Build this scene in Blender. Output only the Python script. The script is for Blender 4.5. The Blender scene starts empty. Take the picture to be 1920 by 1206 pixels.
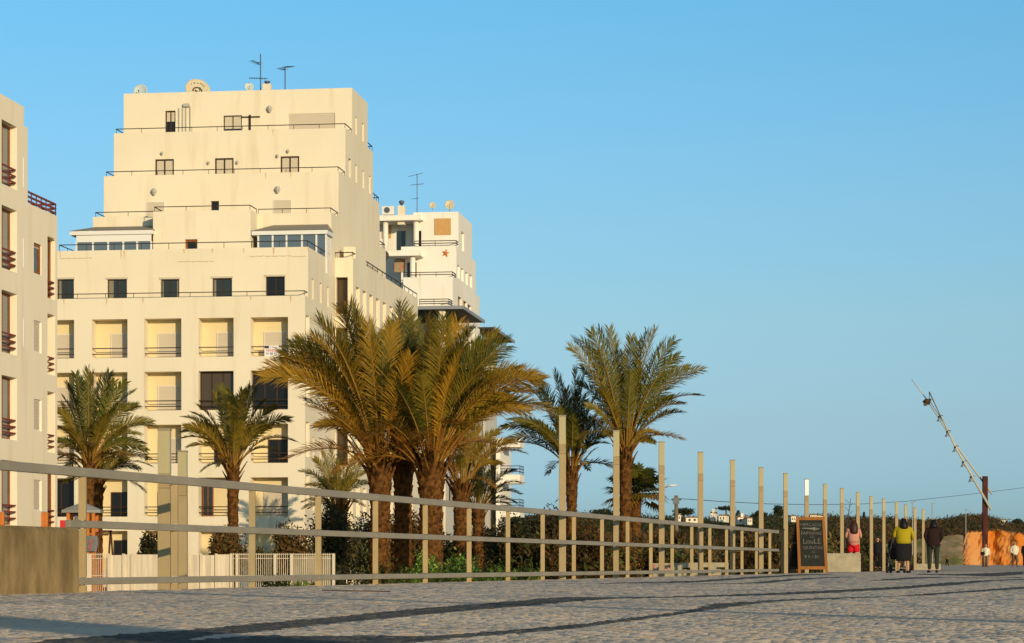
import bpy, math, random
from mathutils import Vector, Matrix
rnd = random.Random(7)
SC = bpy.context.scene
# ------------------------------------------------------------------ camera, sky, sun, exposure
F, CX, HY, CH = 4600.0, 960.0, 1058.0, 0.25      # focal length in photo pixels, centre column, horizon row, eye height
cam = bpy.data.objects.new('camera', bpy.data.cameras.new('camera'))
SC.collection.objects.link(cam); SC.camera = cam
cam.location = (0, 0, CH); cam.rotation_euler = (math.radians(90), 0, 0)
cam.data.sensor_width = 36; cam.data.lens = 36*F/1920
cam.data.shift_y = (HY-603)/1920; cam.data.clip_end = 9000; cam.data.clip_start = .1
SUN_EL, SUN_AZ = 10.0, 26.0                          # low sun behind the camera, to its right
w = bpy.data.worlds.new('World'); SC.world = w; w.use_nodes = True
nt = w.node_tree; bg = nt.nodes['Background']
sky = nt.nodes.new('ShaderNodeTexSky'); sky.sky_type = 'NISHITA'; sky.sun_disc = False
sky.sun_elevation = math.radians(SUN_EL)
sky.sun_rotation = math.radians(180-SUN_AZ)
sky.air_density = 1.0; sky.dust_density = 0.6; sky.ozone_density = 2.2; sky.altitude = 0
tc_ = nt.nodes.new('ShaderNodeTexCoord'); sx_ = nt.nodes.new('ShaderNodeSeparateXYZ'); cr_ = nt.nodes.new('ShaderNodeValToRGB'); ml_ = nt.nodes.new('ShaderNodeMix')
ml_.data_type = 'RGBA'; ml_.blend_type = 'MULTIPLY'; ml_.inputs[0].default_value = 1
e_ = cr_.color_ramp.elements; e_[0].position = 0; e_[0].color = (.43,.74,1.4,1); e_[1].position = 1; e_[1].color = (.85,.80,.72,1)
for p_, c_ in ((.028,(.459,.74,1.37)),(.056,(.54,.71,1.07)),(.0995,(.637,.81,.97)),(.163,(.633,.926,1.08)),(.222,(.56,1.01,1.17)),(.34,(.62,.90,.98)),(.6,(.85,.82,.76))):
    k_ = e_.new(p_); k_.color = (*c_, 1)
nt.links.new(tc_.outputs['Generated'], sx_.inputs[0]); nt.links.new(sx_.outputs[2], cr_.inputs[0]); nt.links.new(sky.outputs[0], ml_.inputs[6]); nt.links.new(cr_.outputs[0], ml_.inputs[7])
nt.links.new(ml_.outputs[2], bg.inputs[0]); bg.inputs[1].default_value = 0.15
sl = bpy.data.lights.new('sun', 'SUN'); sl.energy = 3.65; sl.angle = math.radians(.5); sl.color = (1, .79, .50)
so = bpy.data.objects.new('sun', sl); SC.collection.objects.link(so)
az, el = math.radians(SUN_AZ), math.radians(SUN_EL)
sdir = Vector((math.sin(az)*math.cos(el), -math.cos(az)*math.cos(el), math.sin(el)))
so.rotation_euler = sdir.to_track_quat('Z', 'Y').to_euler(); so.location = (20, -30, 30)
SC.view_settings.view_transform = 'Standard'; SC.view_settings.look = 'None'
SC.view_settings.exposure = 0.0; SC.view_settings.gamma = 1
SC.cycles.max_bounces = 6; SC.cycles.transparent_max_bounces = 8
# ------------------------------------------------------------------ helpers
def tag(o, label=None, cat=None, group=None, kind=None):
    if label: o['label'] = label
    if cat: o['category'] = cat
    if group: o['group'] = group
    if kind: o['kind'] = kind
    return o
def empty(name, loc=(0, 0, 0), rz=0, label=None, cat=None, group=None):
    o = bpy.data.objects.new(name, None); SC.collection.objects.link(o)
    o.location = loc; o.rotation_euler = (0, 0, rz); o.empty_display_size = .3
    return tag(o, label, cat, group)
class MB:
    def __init__(s): s.v = []; s.f = []; s.m = []; s.c = []; s.mi = 0; s.cv = None
    def face(s, pts, c=None):
        n = len(s.v); s.v += [tuple(p) for p in pts]; s.f.append(tuple(range(n, n+len(pts)))); s.m.append(s.mi)
        if s.cv is not None: s.c += [s.cv if c is None else c]*len(pts)
    def mesh(s, vs, fs):
        n = len(s.v); s.v += [tuple(p) for p in vs]
        for f in fs: s.f.append(tuple(i+n for i in f)); s.m.append(s.mi)
        if s.cv is not None: s.c += [s.cv]*len(vs)
    def box(s, x0, x1, y0, y1, z0, z1):
        vs = [(x, y, z) for z in (z0, z1) for y in (y0, y1) for x in (x0, x1)]
        s.mesh(vs, [(0,2,3,1),(4,5,7,6),(0,1,5,4),(2,6,7,3),(0,4,6,2),(1,3,7,5)])
    def bar(s, a, b, w, h=None, up=(0, 0, 1), ro=0):
        a, b = Vector(a), Vector(b); t = (b-a).normalized(); up = Vector(up)
        if abs(t.dot(up)) > .98: up = Vector((0, 1, 0))
        sd = t.cross(up).normalized(); u = sd.cross(t); h = h or w
        vs = [p+sd*i*w/2+u*j*h/2 for p in (a, b) for i, j in ((-1,-1),(1,-1),(1,1),(-1,1))]
        s.mesh(vs, [(0,1,2,3),(7,6,5,4),(0,4,5,1),(1,5,6,2),(2,6,7,3),(3,7,4,0)])
    def tube(s, pts, rs, n=8, cap=True, ex=1.0):
        pts = [Vector(p) for p in pts]; k = len(pts); vs = []; fs = []
        if not hasattr(rs, '__len__'): rs = [rs]*k
        for i, p in enumerate(pts):
            t = (pts[min(i+1, k-1)]-pts[max(i-1, 0)]).normalized()
            ref = Vector((0, 1, 0)) if abs(t.z) > .9 else Vector((0, 0, 1))
            sd = t.cross(ref).normalized(); u = sd.cross(t)
            for j in range(n):
                a = 2*math.pi*j/n; vs.append(p+sd*math.cos(a)*rs[i]+u*math.sin(a)*rs[i]*ex)
        for i in range(k-1):
            for j in range(n):
                fs.append((i*n+j, i*n+(j+1) % n, (i+1)*n+(j+1) % n, (i+1)*n+j))
        if cap: fs.append(tuple(range(n-1, -1, -1))); fs.append(tuple((k-1)*n+j for j in range(n)))
        s.mesh(vs, fs)
    def loft(s, rings, n=16):      # rings of (cx,cy,z,rx,ry)
        vs = [(cx+rx*math.cos(2*math.pi*j/n), cy+ry*math.sin(2*math.pi*j/n), z) for cx, cy, z, rx, ry in rings for j in range(n)]
        fs = [(i*n+j, i*n+(j+1) % n, (i+1)*n+(j+1) % n, (i+1)*n+j) for i in range(len(rings)-1) for j in range(n)]
        fs += [tuple(range(n-1, -1, -1)), tuple((len(rings)-1)*n+j for j in range(n))]
        s.mesh(vs, fs)
    def build(s, name, mats, parent=None, smooth=False, bevel=0):
        me = bpy.data.meshes.new(name); me.from_pydata(s.v, [], s.f)
        mats = mats if isinstance(mats, (list, tuple)) else [mats]
        for m in mats: me.materials.append(m)
        if len(mats) > 1: me.polygons.foreach_set('material_index', s.m)
        if s.cv is not None:
            a = me.color_attributes.new('tint', 'FLOAT_COLOR', 'POINT')
            a.data.foreach_set('color', [q for c in s.c for q in (c[0], c[1], c[2], 1)])
        if smooth: me.polygons.foreach_set('use_smooth', [True]*len(me.polygons))
        me.update()
        o = bpy.data.objects.new(name, me); SC.collection.objects.link(o)
        if parent: o.parent = parent
        if bevel:
            b = o.modifiers.new('bevel', 'BEVEL'); b.width = bevel; b.segments = 2; b.limit_method = 'ANGLE'
        return o
def W(px, D): return (px-CX)*D/F                     # world x of a photo column at distance D
def Z(py, D): return CH+(HY-py)*D/F                  # world z of a photo row at distance D
def copy_tree(o, parent=None):
    c = o.copy(); SC.collection.objects.link(c); c.parent = parent
    for ch in list(o.children): copy_tree(ch, c)
    return c
# ------------------------------------------------------------------ materials
def mat(name, col, rough=.8, var=0, scale=4, bump=0, bscale=30, col2=None, metal=0, spec=.2, stretch=(1,1,1), trans=0, attr=False, coords='Object', emit=0):
    m = bpy.data.materials.new(name); m.use_nodes = True; n = m.node_tree; P = n.nodes['Principled BSDF']; L = n.links.new
    P.inputs['Base Color'].default_value = (*col, 1); P.inputs['Roughness'].default_value = rough
    P.inputs['Metallic'].default_value = metal; P.inputs['Specular IOR Level'].default_value = spec
    if attr:
        a = n.nodes.new('ShaderNodeAttribute'); a.attribute_name = 'tint'; L(a.outputs[0], P.inputs['Base Color'])
        csock = a.outputs[0]
    elif col2 or var:
        tc = n.nodes.new('ShaderNodeTexCoord'); mp = n.nodes.new('ShaderNodeMapping'); mp.inputs[3].default_value = stretch
        nz = n.nodes.new('ShaderNodeTexNoise'); nz.inputs['Scale'].default_value = scale; nz.inputs['Detail'].default_value = 6; nz.inputs['Roughness'].default_value = .6
        rp = n.nodes.new('ShaderNodeValToRGB'); c2 = col2 or tuple(c*(1-var) for c in col)
        rp.color_ramp.elements[0].color = (*c2, 1); rp.color_ramp.elements[1].color = (*col, 1)
        rp.color_ramp.elements[0].position = .36; rp.color_ramp.elements[1].position = .62
        L(tc.outputs[coords], mp.inputs[0]); L(mp.outputs[0], nz.inputs[0]); L(nz.outputs[0], rp.inputs[0]); L(rp.outputs[0], P.inputs['Base Color'])
        csock = rp.outputs[0]
    if bump:
        tc = n.nodes.new('ShaderNodeTexCoord'); nz = n.nodes.new('ShaderNodeTexNoise'); nz.inputs['Scale'].default_value = bscale; nz.inputs['Detail'].default_value = 4
        b = n.nodes.new('ShaderNodeBump'); b.inputs['Strength'].default_value = bump; b.inputs['Distance'].default_value = .02
        L(tc.outputs['Object'], nz.inputs[0]); L(nz.outputs[0], b.inputs['Height']); L(b.outputs[0], P.inputs['Normal'])
    if trans:
        t = n.nodes.new('ShaderNodeBsdfTranslucent'); mx = n.nodes.new('ShaderNodeMixShader'); mx.inputs[0].default_value = trans
        if attr or col2 or var: L(csock, t.inputs[0])
        else: t.inputs[0].default_value = (*col, 1)
        L(P.outputs[0], mx.inputs[1]); L(t.outputs[0], mx.inputs[2]); L(mx.outputs[0], n.nodes['Material Output'].inputs[0])
    return m
def stucco(name, col, dirt=.3, streak=.5):
    m = mat(name, col, .9, bump=.25, bscale=6); n = m.node_tree; P = n.nodes['Principled BSDF']; L = n.links.new
    tc = n.nodes.new('ShaderNodeTexCoord'); prev = None
    base = n.nodes.new('ShaderNodeRGB'); base.outputs[0].default_value = (*col, 1); prev = base.outputs[0]
    for sc, st, lo, hi, amt, tint in ((.22, (1,1,1), .40, .66, dirt, (.84,.82,.77)), (1.4, (1,1,.12), .55, .75, streak, (.80,.74,.64)), (9, (1,1,1), .5, .7, dirt*.6, (.9,.88,.84))):
        mp = n.nodes.new('ShaderNodeMapping'); mp.inputs[3].default_value = st
        nz = n.nodes.new('ShaderNodeTexNoise'); nz.inputs['Scale'].default_value = sc; nz.inputs['Detail'].default_value = 7
        mr = n.nodes.new('ShaderNodeMapRange'); mr.inputs[1].default_value = lo; mr.inputs[2].default_value = hi; mr.inputs[4].default_value = amt
        mx = n.nodes.new('ShaderNodeMix'); mx.data_type = 'RGBA'; mx.blend_type = 'MULTIPLY'; mx.inputs[7].default_value = (*tint, 1)
        L(tc.outputs['Object'], mp.inputs[0]); L(mp.outputs[0], nz.inputs[0]); L(nz.outputs[0], mr.inputs[0]); L(mr.outputs[0], mx.inputs[0]); L(prev, mx.inputs[6])
        prev = mx.outputs[2]
    L(prev, P.inputs['Base Color'])
    return m
M = dict(
    pane_reflection=mat('pane_reflection', (.26,.23,.16), .9, var=.3, scale=30, stretch=(1,1,.05)),  # painted reflection: pale strips set over the terrace-storey panes
    cream=stucco('cream_stucco', (.80,.70,.52)), loggia=stucco('bounce_tinted_stucco', (.74,.60,.34), .05, .1),  # loggia: yellow light bounced inside the recesses is put into the wall colour
    white=stucco('white_stucco', (.84,.78,.68)), left=stucco('pale_stucco', (.88,.76,.57)), greyw=stucco('grey_stucco', (.55,.52,.46), .2, .3),
    shutter=mat('shutter', (.60,.51,.38), .6, var=.08, scale=60, stretch=(.01,.01,1)),
    bronze=mat('bronze_frame', (.055,.03,.015), .45), wood=mat('varnished_wood', (.30,.10,.025), .5, var=.4, scale=12, stretch=(1,1,.15)),
    glass=mat('window_glass', (.025,.028,.022), .08, spec=.6), darkglass=mat('dark_glass', (.012,.01,.008), .15, spec=.4),
    brownglass=mat('bronze_glass', (.07,.045,.02), .15, spec=.5), whiteframe=mat('white_frame', (.75,.72,.66), .4),
    bluegrey=mat('bluish_glass', (.10,.13,.15), .08, spec=.8),
    rail=mat('dark_rail', (.035,.022,.012), .5), redrail=mat('red_rail', (.26,.045,.02), .5, var=.3), pipe=mat('grey_pipe', (.45,.42,.36), .5),
    metal=mat('galvanised', (.33,.33,.31), .55, var=.15, scale=5, metal=.25), antenna=mat('antenna_metal', (.12,.13,.14), .4, metal=.4),
    rust=mat('rust_stain', (.52,.30,.12), .9, col2=(.72,.58,.36), scale=5, stretch=(6,6,1)), crack=mat('crack', (.50,.37,.23), .9),
    roof=mat('roof_tile', (.38,.32,.24), .85, var=.3, scale=20), terrace=mat('terrace', (.40,.32,.25), .9, var=.2),
    canopy=mat('canopy_dark', (.045,.035,.025), .7, var=.2), canopyedge=mat('canopy_edge', (.25,.26,.28), .5),
    post=mat('post_paint', (.40,.29,.14), .55, var=.12, scale=3, bump=.1), railbar=mat('rail_paint', (.29,.25,.185), .5, var=.15, scale=2, bump=.1, bscale=60),
    column=mat('column_paint', (.38,.28,.14), .5, var=.12, scale=3), diffuser=mat('lamp_diffuser', (.44,.37,.20), .35, var=.1), whitediff=mat('white_diffuser', (.85,.83,.78), .4),
    concrete=mat('concrete', (.33,.23,.11), .9, spec=.03, col2=(.17,.12,.055), scale=1.6, stretch=(2.5,2.5,.7), bump=.5, bscale=14),
    concrete2=mat('pale_concrete', (.42,.36,.24), .9, var=.25, scale=3, bump=.3), fence=mat('fence_white', (.72,.60,.43), .7, var=.28, scale=2.5, stretch=(5,5,.3)),
    orangewood=mat('orange_wood', (.55,.17,.03), .6, var=.2, scale=6), redpl=mat('red_panel', (.55,.03,.03), .4), greyroof=mat('grey_roof', (.28,.28,.26), .7, var=.15, scale=9),
    greyboard=mat('grey_board', (.16,.17,.17), .7, var=.2), pink=mat('pink_paint', (.55,.10,.12), .7), darkwood=mat('dark_wood', (.07,.025,.015), .7),
    boardwood=mat('board_wood', (.34,.13,.025), .5, var=.25, scale=10, stretch=(1,1,.2)), slate=mat('slate', (.018,.02,.014), .6, var=.3, scale=9), chalk=mat('chalk', (.22,.21,.18), .9, var=.5, scale=14),
    trunk=mat('palm_trunk', (.165,.072,.020), .95, spec=.05, col2=(.05,.022,.007), scale=7, bump=.8, bscale=18), frond=mat('frond', (.1,.1,.03), .5, attr=True, trans=.3, spec=.35),
    leaf=mat('shrub_leaf', (.1,.1,.03), .6, attr=True, trans=.2), bark=mat('bark', (.16,.09,.045), .95, var=.4, scale=10, bump=.6),
    black=mat('black_cloth', (.012,.010,.012), .9), maroon=mat('dark_maroon_cloth', (.022,.009,.009), .9), green=mat('dark_green_cloth', (.03,.032,.02), .9),
    yellow=mat('mustard_knit', (.38,.29,.01), .9, var=.12, scale=30), red=mat('red_cloth', (.60,.012,.02), .85), pinkc=mat('salmon_cloth', (.52,.24,.18), .9),
    shirt=mat('pale_shirt', (.66,.60,.44), .9), khaki=mat('khaki_cloth', (.24,.16,.08), .9), brownc=mat('brown_cloth', (.14,.07,.035), .9), skin=mat('skin', (.52,.27,.16), .6),
    hair=mat('black_hair', (.008,.006,.006), .5), brownhair=mat('brown_hair', (.045,.016,.010), .5), greyhair=mat('grey_hair', (.35,.30,.25), .6), rubber=mat('rubber', (.012,.012,.012), .7),
    rustpost=mat('rusty_steel', (.10,.024,.015), .8, col2=(.035,.010,.008), scale=3, stretch=(2,2,.4)), whitepole=mat('pale_pole', (.46,.45,.36), .45), zinc=mat('zinc_shade', (.30,.36,.40), .35, metal=.5),
    cablem=mat('cable', (.05,.05,.055), .6), mwood=mat('weathered_pole', (.20,.15,.10), .9, var=.2), carpaint=mat('white_paint', (.75,.75,.73), .3), dishm=mat('dish_cream', (.62,.52,.34), .5, var=.1), bluedish=mat('dish_grey', (.50,.58,.56), .6),
    darkdish=mat('dish_mesh', (.05,.045,.04), .6), tile=mat('orange_panel', (.60,.33,.12), .8, var=.1, scale=3), star=mat('orange_star', (.65,.18,.03), .6), mural=mat('mural', (.25,.32,.18), .8, col2=(.55,.10,.06), scale=3), ink=mat('sign_ink', (.03,.03,.08), .7), redink=mat('red_ink', (.55,.03,.03), .7), paper=mat('paper', (.82,.78,.74), .7), blueink=mat('teal_ink', (.05,.25,.30), .6),
)
def calcada(name, c1, c2, c3):
    m = bpy.data.materials.new(name); m.use_nodes = True; n = m.node_tree; P = n.nodes['Principled BSDF']; L = n.links.new
    g = n.nodes.new('ShaderNodeNewGeometry')
    vo = n.nodes.new('ShaderNodeTexVoronoi'); vo.inputs['Scale'].default_value = 9
    sp = n.nodes.new('ShaderNodeSeparateColor'); rp = n.nodes.new('ShaderNodeValToRGB'); e = rp.color_ramp.elements
    e[0].color = (*c2, 1); e[1].color = (*c1, 1); e[0].position = .1; e[1].position = .75
    q = e.new(.93); q.color = (*c3, 1)
    nz = n.nodes.new('ShaderNodeTexNoise'); nz.inputs['Scale'].default_value = .55; nz.inputs['Detail'].default_value = 8
    mx = n.nodes.new('ShaderNodeMix'); mx.data_type = 'RGBA'; mx.blend_type = 'MULTIPLY'; mx.inputs[7].default_value = (.62,.62,.64, 1)
    mr = n.nodes.new('ShaderNodeMapRange'); mr.inputs[1].default_value = .4; mr.inputs[2].default_value = .65
    L(g.outputs['Position'], vo.inputs['Vector']); L(g.outputs['Position'], nz.inputs['Vector'])
    L(vo.outputs['Color'], sp.inputs[0]); L(sp.outputs[0], rp.inputs[0]); L(nz.outputs[0], mr.inputs[0]); L(mr.outputs[0], mx.inputs[0]); L(rp.outputs[0], mx.inputs[6]); L(mx.outputs[2], P.inputs['Base Color'])
    vs = n.nodes.new('ShaderNodeTexVoronoi'); vs.inputs['Scale'].default_value = 9; vs.feature = 'SMOOTH_F1'
    vs.inputs['Smoothness'].default_value = .3
    L(g.outputs['Position'], vs.inputs['Vector'])
    ad = n.nodes.new('ShaderNodeMath'); ad.operation = 'MULTIPLY_ADD'; ad.inputs[1].default_value = -1.2; L(vs.outputs['Distance'], ad.inputs[0]); L(sp.outputs[1], ad.inputs[2])
    b = n.nodes.new('ShaderNodeBump'); b.inputs['Strength'].default_value = .8; b.inputs['Distance'].default_value = .012
    L(ad.outputs[0], b.inputs['Height']); L(b.outputs[0], P.inputs['Normal']); P.inputs['Roughness'].default_value = .9; P.inputs['Specular IOR Level'].default_value = 0
    return m
M['paving'] = calcada('limestone_setts', (.70,.59,.47), (.58,.50,.41), (.76,.60,.42))
M['basalt'] = calcada('basalt_setts', (.15,.14,.12), (.11,.105,.10), (.18,.16,.13))
M['earth'] = mat('earth', (.30,.23,.14), .95, col2=(.20,.16,.09), spec=0, scale=.2, coords='Generated' if 0 else 'Object', bump=.4, bscale=2)
M['hillside'] = mat('hillside', (.11,.055,.022), .95, col2=(.05,.05,.018), spec=0, scale=.035, bump=.8, bscale=.6)
M['cliff'] = mat('orange_cliff', (.60,.17,.018), .95, col2=(.58,.30,.11), spec=0, scale=.22, stretch=(1,1,.5), bump=1, bscale=1.2)
M['bankgreen'] = mat('grassy_bank', (.20,.19,.06), .95, col2=(.50,.33,.2), spec=0, scale=.25, bump=.6, bscale=1.5)
# ------------------------------------------------------------------ setting: ground, promenade
LOW = -1.0
mb = MB(); mb.face([(-6000,-60,LOW),(6000,-60,LOW),(6000,8000,LOW),(-6000,8000,LOW)]); mb.build('ground', M['earth'])['kind'] = 'structure'
def RL(D): return W(2165, D)-43215/F                 # x of the railing line at distance D (px = 2165-43215/D)
off = .22
mb = MB(); edge = [(RL(-30)-off, -30), (RL(98)-off, 98), (W(1765, 300)*.6, 190), (W(1740, 330), 330)]
top = [(x, y, 0 if y < 200 else .12) for x, y in edge]; far = [(400, 330, .12), (400, -30, 0)]
mb.face(top+far)
for a, b in zip(top[:-1], top[1:]): mb.face([a, b, (b[0], b[1], LOW-.1), (a[0], a[1], LOW-.1)])
mb.face([top[-1], far[0], (400, 330, LOW-.1), (top[-1][0], 330, LOW-.1)])
mb.build('promenade', M['paving'])['kind'] = 'structure'
def G(px, py): D = CH*F/(py-HY); return (W(px, D), D)
def band(upper, lower, i):
    pts = [G(*p) for p in upper]+[G(*p) for p in reversed(lower)]
    m_ = MB(); m_.face([(x, y, .004+.0 ) for x, y in pts]); return m_
BANDS = []
def strip(points, i):          # points: (px, y_top, y_bottom)
    BANDS.append(points)
    m_ = MB(); z = .004
    dense = []
    for (a, t0, b0), (b, t1, b1) in zip(points[:-1], points[1:]):
        for k in range(6): q = k/6; dense.append((a+(b-a)*q, t0+(t1-t0)*q, b0+(b1-b0)*q))
    dense.append(points[-1])
    P = [(G(p, t), G(p, max(b, t+.25))) for p, t, b in dense]
    for (a, b), (c, d) in zip(P[:-1], P[1:]): m_.face([(*b, z), (*d, z), (*c, z), (*a, z)])
    o = m_.build('paving_band', M['basalt']); tag(o, kind='structure')
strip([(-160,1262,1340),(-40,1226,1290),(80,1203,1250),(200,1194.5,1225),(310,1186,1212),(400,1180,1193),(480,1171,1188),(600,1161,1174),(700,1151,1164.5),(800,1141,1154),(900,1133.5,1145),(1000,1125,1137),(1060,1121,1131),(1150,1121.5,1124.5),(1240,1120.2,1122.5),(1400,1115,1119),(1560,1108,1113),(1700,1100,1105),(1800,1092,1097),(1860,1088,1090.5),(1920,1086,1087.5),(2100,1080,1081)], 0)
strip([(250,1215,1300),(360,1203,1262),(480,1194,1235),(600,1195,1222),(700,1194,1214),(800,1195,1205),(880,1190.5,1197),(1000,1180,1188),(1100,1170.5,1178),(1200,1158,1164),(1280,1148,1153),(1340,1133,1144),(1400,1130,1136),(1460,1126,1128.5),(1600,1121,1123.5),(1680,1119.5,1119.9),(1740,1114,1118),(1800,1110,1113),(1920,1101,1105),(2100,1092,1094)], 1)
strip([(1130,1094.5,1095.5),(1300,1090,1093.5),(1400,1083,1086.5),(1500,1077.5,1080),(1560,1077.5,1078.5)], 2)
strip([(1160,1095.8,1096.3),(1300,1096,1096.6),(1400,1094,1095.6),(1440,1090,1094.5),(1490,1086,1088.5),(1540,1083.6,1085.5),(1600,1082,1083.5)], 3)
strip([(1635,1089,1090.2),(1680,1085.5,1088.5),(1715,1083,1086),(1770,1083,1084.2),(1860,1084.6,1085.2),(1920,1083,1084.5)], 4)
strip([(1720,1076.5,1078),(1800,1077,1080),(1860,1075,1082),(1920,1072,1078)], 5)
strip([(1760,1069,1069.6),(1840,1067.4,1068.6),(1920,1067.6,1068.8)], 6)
# the setts themselves: small separate cubes, uneven in height and tilt, out to 75 m
import numpy as np
def lay_setts():
    g = np.random.default_rng(5); rowsx = []
    for D0, D1, c in ((6.6, 14, .048), (14, 30, .075), (30, 78, .14)):
        ny = int((D1-D0)/c); ys = D0+c*np.arange(ny)
        for i, y in enumerate(ys):
            xl = max((-70-CX)*y/F, (2165-CX)*y/F-43215/F-.16) if y > 17.6 else (-70-CX)*y/F
            xr = (1990-CX)*y/F; n = int((xr-xl)/c)
            xs = xl+c*(np.arange(n)+g.uniform(0, 1)); rowsx.append(np.stack([xs, np.full(n, y), np.full(n, c)], 1))
    P = np.concatenate(rowsx); n = len(P); P[:, :2] += g.uniform(-.22, .22, (n, 2))*P[:, 2:3]; c = P[:, 2]
    keep = np.ones(n, bool)
    px = CX+F*P[:, 0]/P[:, 1]; py = HY+CH*F/P[:, 1]; dark = np.zeros(n, bool)
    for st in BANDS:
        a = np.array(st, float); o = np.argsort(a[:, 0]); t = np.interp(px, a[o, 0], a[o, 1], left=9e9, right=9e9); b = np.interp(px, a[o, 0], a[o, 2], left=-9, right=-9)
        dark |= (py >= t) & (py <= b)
    h = g.uniform(.0035, .005, n)*(.6+3*c); tx, ty = g.normal(0, .03, n), g.normal(-.0, .035, n)
    ch = np.array([[-1,-1],[1,-1],[1,1],[-1,1]])
    V = np.zeros((n, 8, 3)); an = g.normal(0, .2, n)
    for k in range(4):
        for j, sc in ((0, .49), (1, .36)):
            dx, dy = ch[k]*sc; rx = (dx*np.cos(an)-dy*np.sin(an))*c; ry = (dx*np.sin(an)+dy*np.cos(an))*c
            V[:, k+4*j, 0] = P[:, 0]+rx; V[:, k+4*j, 1] = P[:, 1]+ry; V[:, k+4*j, 2] = .0005 if j == 0 else h+tx*rx+ty*ry+.002
    V[:, 4:, 2] = np.maximum(V[:, 4:, 2], .003)
    fa = np.array([[4,5,6,7],[0,1,5,4],[1,2,6,5],[2,3,7,6],[3,0,4,7]]); Fc = (np.arange(n)[:, None, None]*8+fa[None]).reshape(-1, 4)
    me = bpy.data.meshes.new('paving_setts'); me.vertices.add(n*8); me.vertices.foreach_set('co', V.ravel()); m4 = len(Fc)
    me.loops.add(m4*4); me.loops.foreach_set('vertex_index', Fc.ravel().astype(np.int32)); me.polygons.add(m4)
    me.polygons.foreach_set('loop_start', np.arange(0, m4*4, 4, dtype=np.int32)); me.polygons.foreach_set('loop_total', np.full(m4, 4, dtype=np.int32))
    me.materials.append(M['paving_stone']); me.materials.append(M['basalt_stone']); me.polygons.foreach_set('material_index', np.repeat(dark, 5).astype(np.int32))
    me.update(calc_edges=True); o = bpy.data.objects.new('paving_setts', me); SC.collection.objects.link(o); o['kind'] = 'structure'
def settmat(name, c1, c2, c3):
    m = bpy.data.materials.new(name); m.use_nodes = True; n = m.node_tree; P = n.nodes['Principled BSDF']; L = n.links.new
    g = n.nodes.new('ShaderNodeNewGeometry'); rp = n.nodes.new('ShaderNodeValToRGB'); e = rp.color_ramp.elements
    e[0].color = (*c2, 1); e[1].color = (*c1, 1); e[1].position = .8; q = e.new(.95); q.color = (*c3, 1)
    nz = n.nodes.new('ShaderNodeTexNoise'); nz.inputs['Scale'].default_value = .5; nz.inputs['Detail'].default_value = 5
    mx = n.nodes.new('ShaderNodeMix'); mx.data_type = 'RGBA'; mx.blend_type = 'MULTIPLY'; mx.inputs[7].default_value = (.80,.82,.86, 1)
    mr = n.nodes.new('ShaderNodeMapRange'); mr.inputs[1].default_value = .4; mr.inputs[2].default_value = .62
    L(g.outputs['Random Per Island'], rp.inputs[0]); L(g.outputs['Position'], nz.inputs[0]); L(nz.outputs[0], mr.inputs[0]); L(mr.outputs[0], mx.inputs[0]); L(rp.outputs[0], mx.inputs[6]); L(mx.outputs[2], P.inputs['Base Color'])
    P.inputs['Roughness'].default_value = .8; P.inputs['Specular IOR Level'].default_value = .03
    return m
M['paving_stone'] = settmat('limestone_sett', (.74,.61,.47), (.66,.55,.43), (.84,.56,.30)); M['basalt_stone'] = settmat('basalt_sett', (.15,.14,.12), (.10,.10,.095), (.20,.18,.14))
lay_setts()
# ------------------------------------------------------------------ facade helpers
TH = math.atan(610/4600.)
CS, SN = math.cos(TH), math.sin(TH)
class Frame:                       # a building's own axes: x along the front to the right, y away from the viewer
    def __init__(s, px, D, z=LOW): s.ox, s.oy, s.oz = W(px, D), D, z
    def x(s, px, v=0): k = (px-CX)/F; return (k*(s.oy+v*CS)-s.ox-v*SN)/(CS+k*SN)
    def y(s, px, x=0): k = (px-CX)/F; return (k*(s.oy-x*SN)-s.ox-x*CS)/(SN-k*CS)
    def D(s, x, v): return s.oy-x*SN+v*CS
    def z(s, py, x=0, v=0): return Z(py, s.D(x, v))-s.oz
    def root(s, name, label, cat, **k): return empty(name, (s.ox, s.oy, s.oz), -TH, label, cat, **k)
class Face:                        # a vertical plane: a runs along U, d goes into the wall
    def __init__(s, o, U, N): s.o, s.U, s.N = Vector((*o, 0)), Vector((*U, 0)), Vector((*N, 0))
    def p(s, a, d, z): q = s.o+s.U*a+s.N*d; return (q.x, q.y, z)
def front(v): return Face((0, v), (1, 0), (0, 1))
def side(x): return Face((x, 0), (0, 1), (-1, 0))
def wall(m, f, a0, a1, z0, z1, holes=(), back=False):     # holes: (a0,a1,z0,z1,depth)
    A = sorted({a0, a1, *[min(max(h[i], a0), a1) for h in holes for i in (0, 1)]}); Zs = sorted({z0, z1, *[min(max(h[i], z0), z1) for h in holes for i in (2, 3)]})
    for i in range(len(A)-1):
        for j in range(len(Zs)-1):
            ca, cz = (A[i]+A[i+1])/2, (Zs[j]+Zs[j+1])/2
            if any(h[0] < ca < h[1] and h[2] < cz < h[3] for h in holes): continue
            m.face([f.p(A[i], 0, Zs[j]), f.p(A[i+1], 0, Zs[j]), f.p(A[i+1], 0, Zs[j+1]), f.p(A[i], 0, Zs[j+1])])
    for h in holes:
        a, b, c, d = max(h[0], a0), min(h[1], a1), max(h[2], z0), min(h[3], z1); dp = h[4]
        m.face([f.p(a, 0, c), f.p(a, dp, c), f.p(a, dp, d), f.p(a, 0, d)]); m.face([f.p(b, 0, c), f.p(b, 0, d), f.p(b, dp, d), f.p(b, dp, c)])
        m.face([f.p(a, 0, c), f.p(b, 0, c), f.p(b, dp, c), f.p(a, dp, c)]); m.face([f.p(a, 0, d), f.p(a, dp, d), f.p(b, dp, d), f.p(b, 0, d)])
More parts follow.
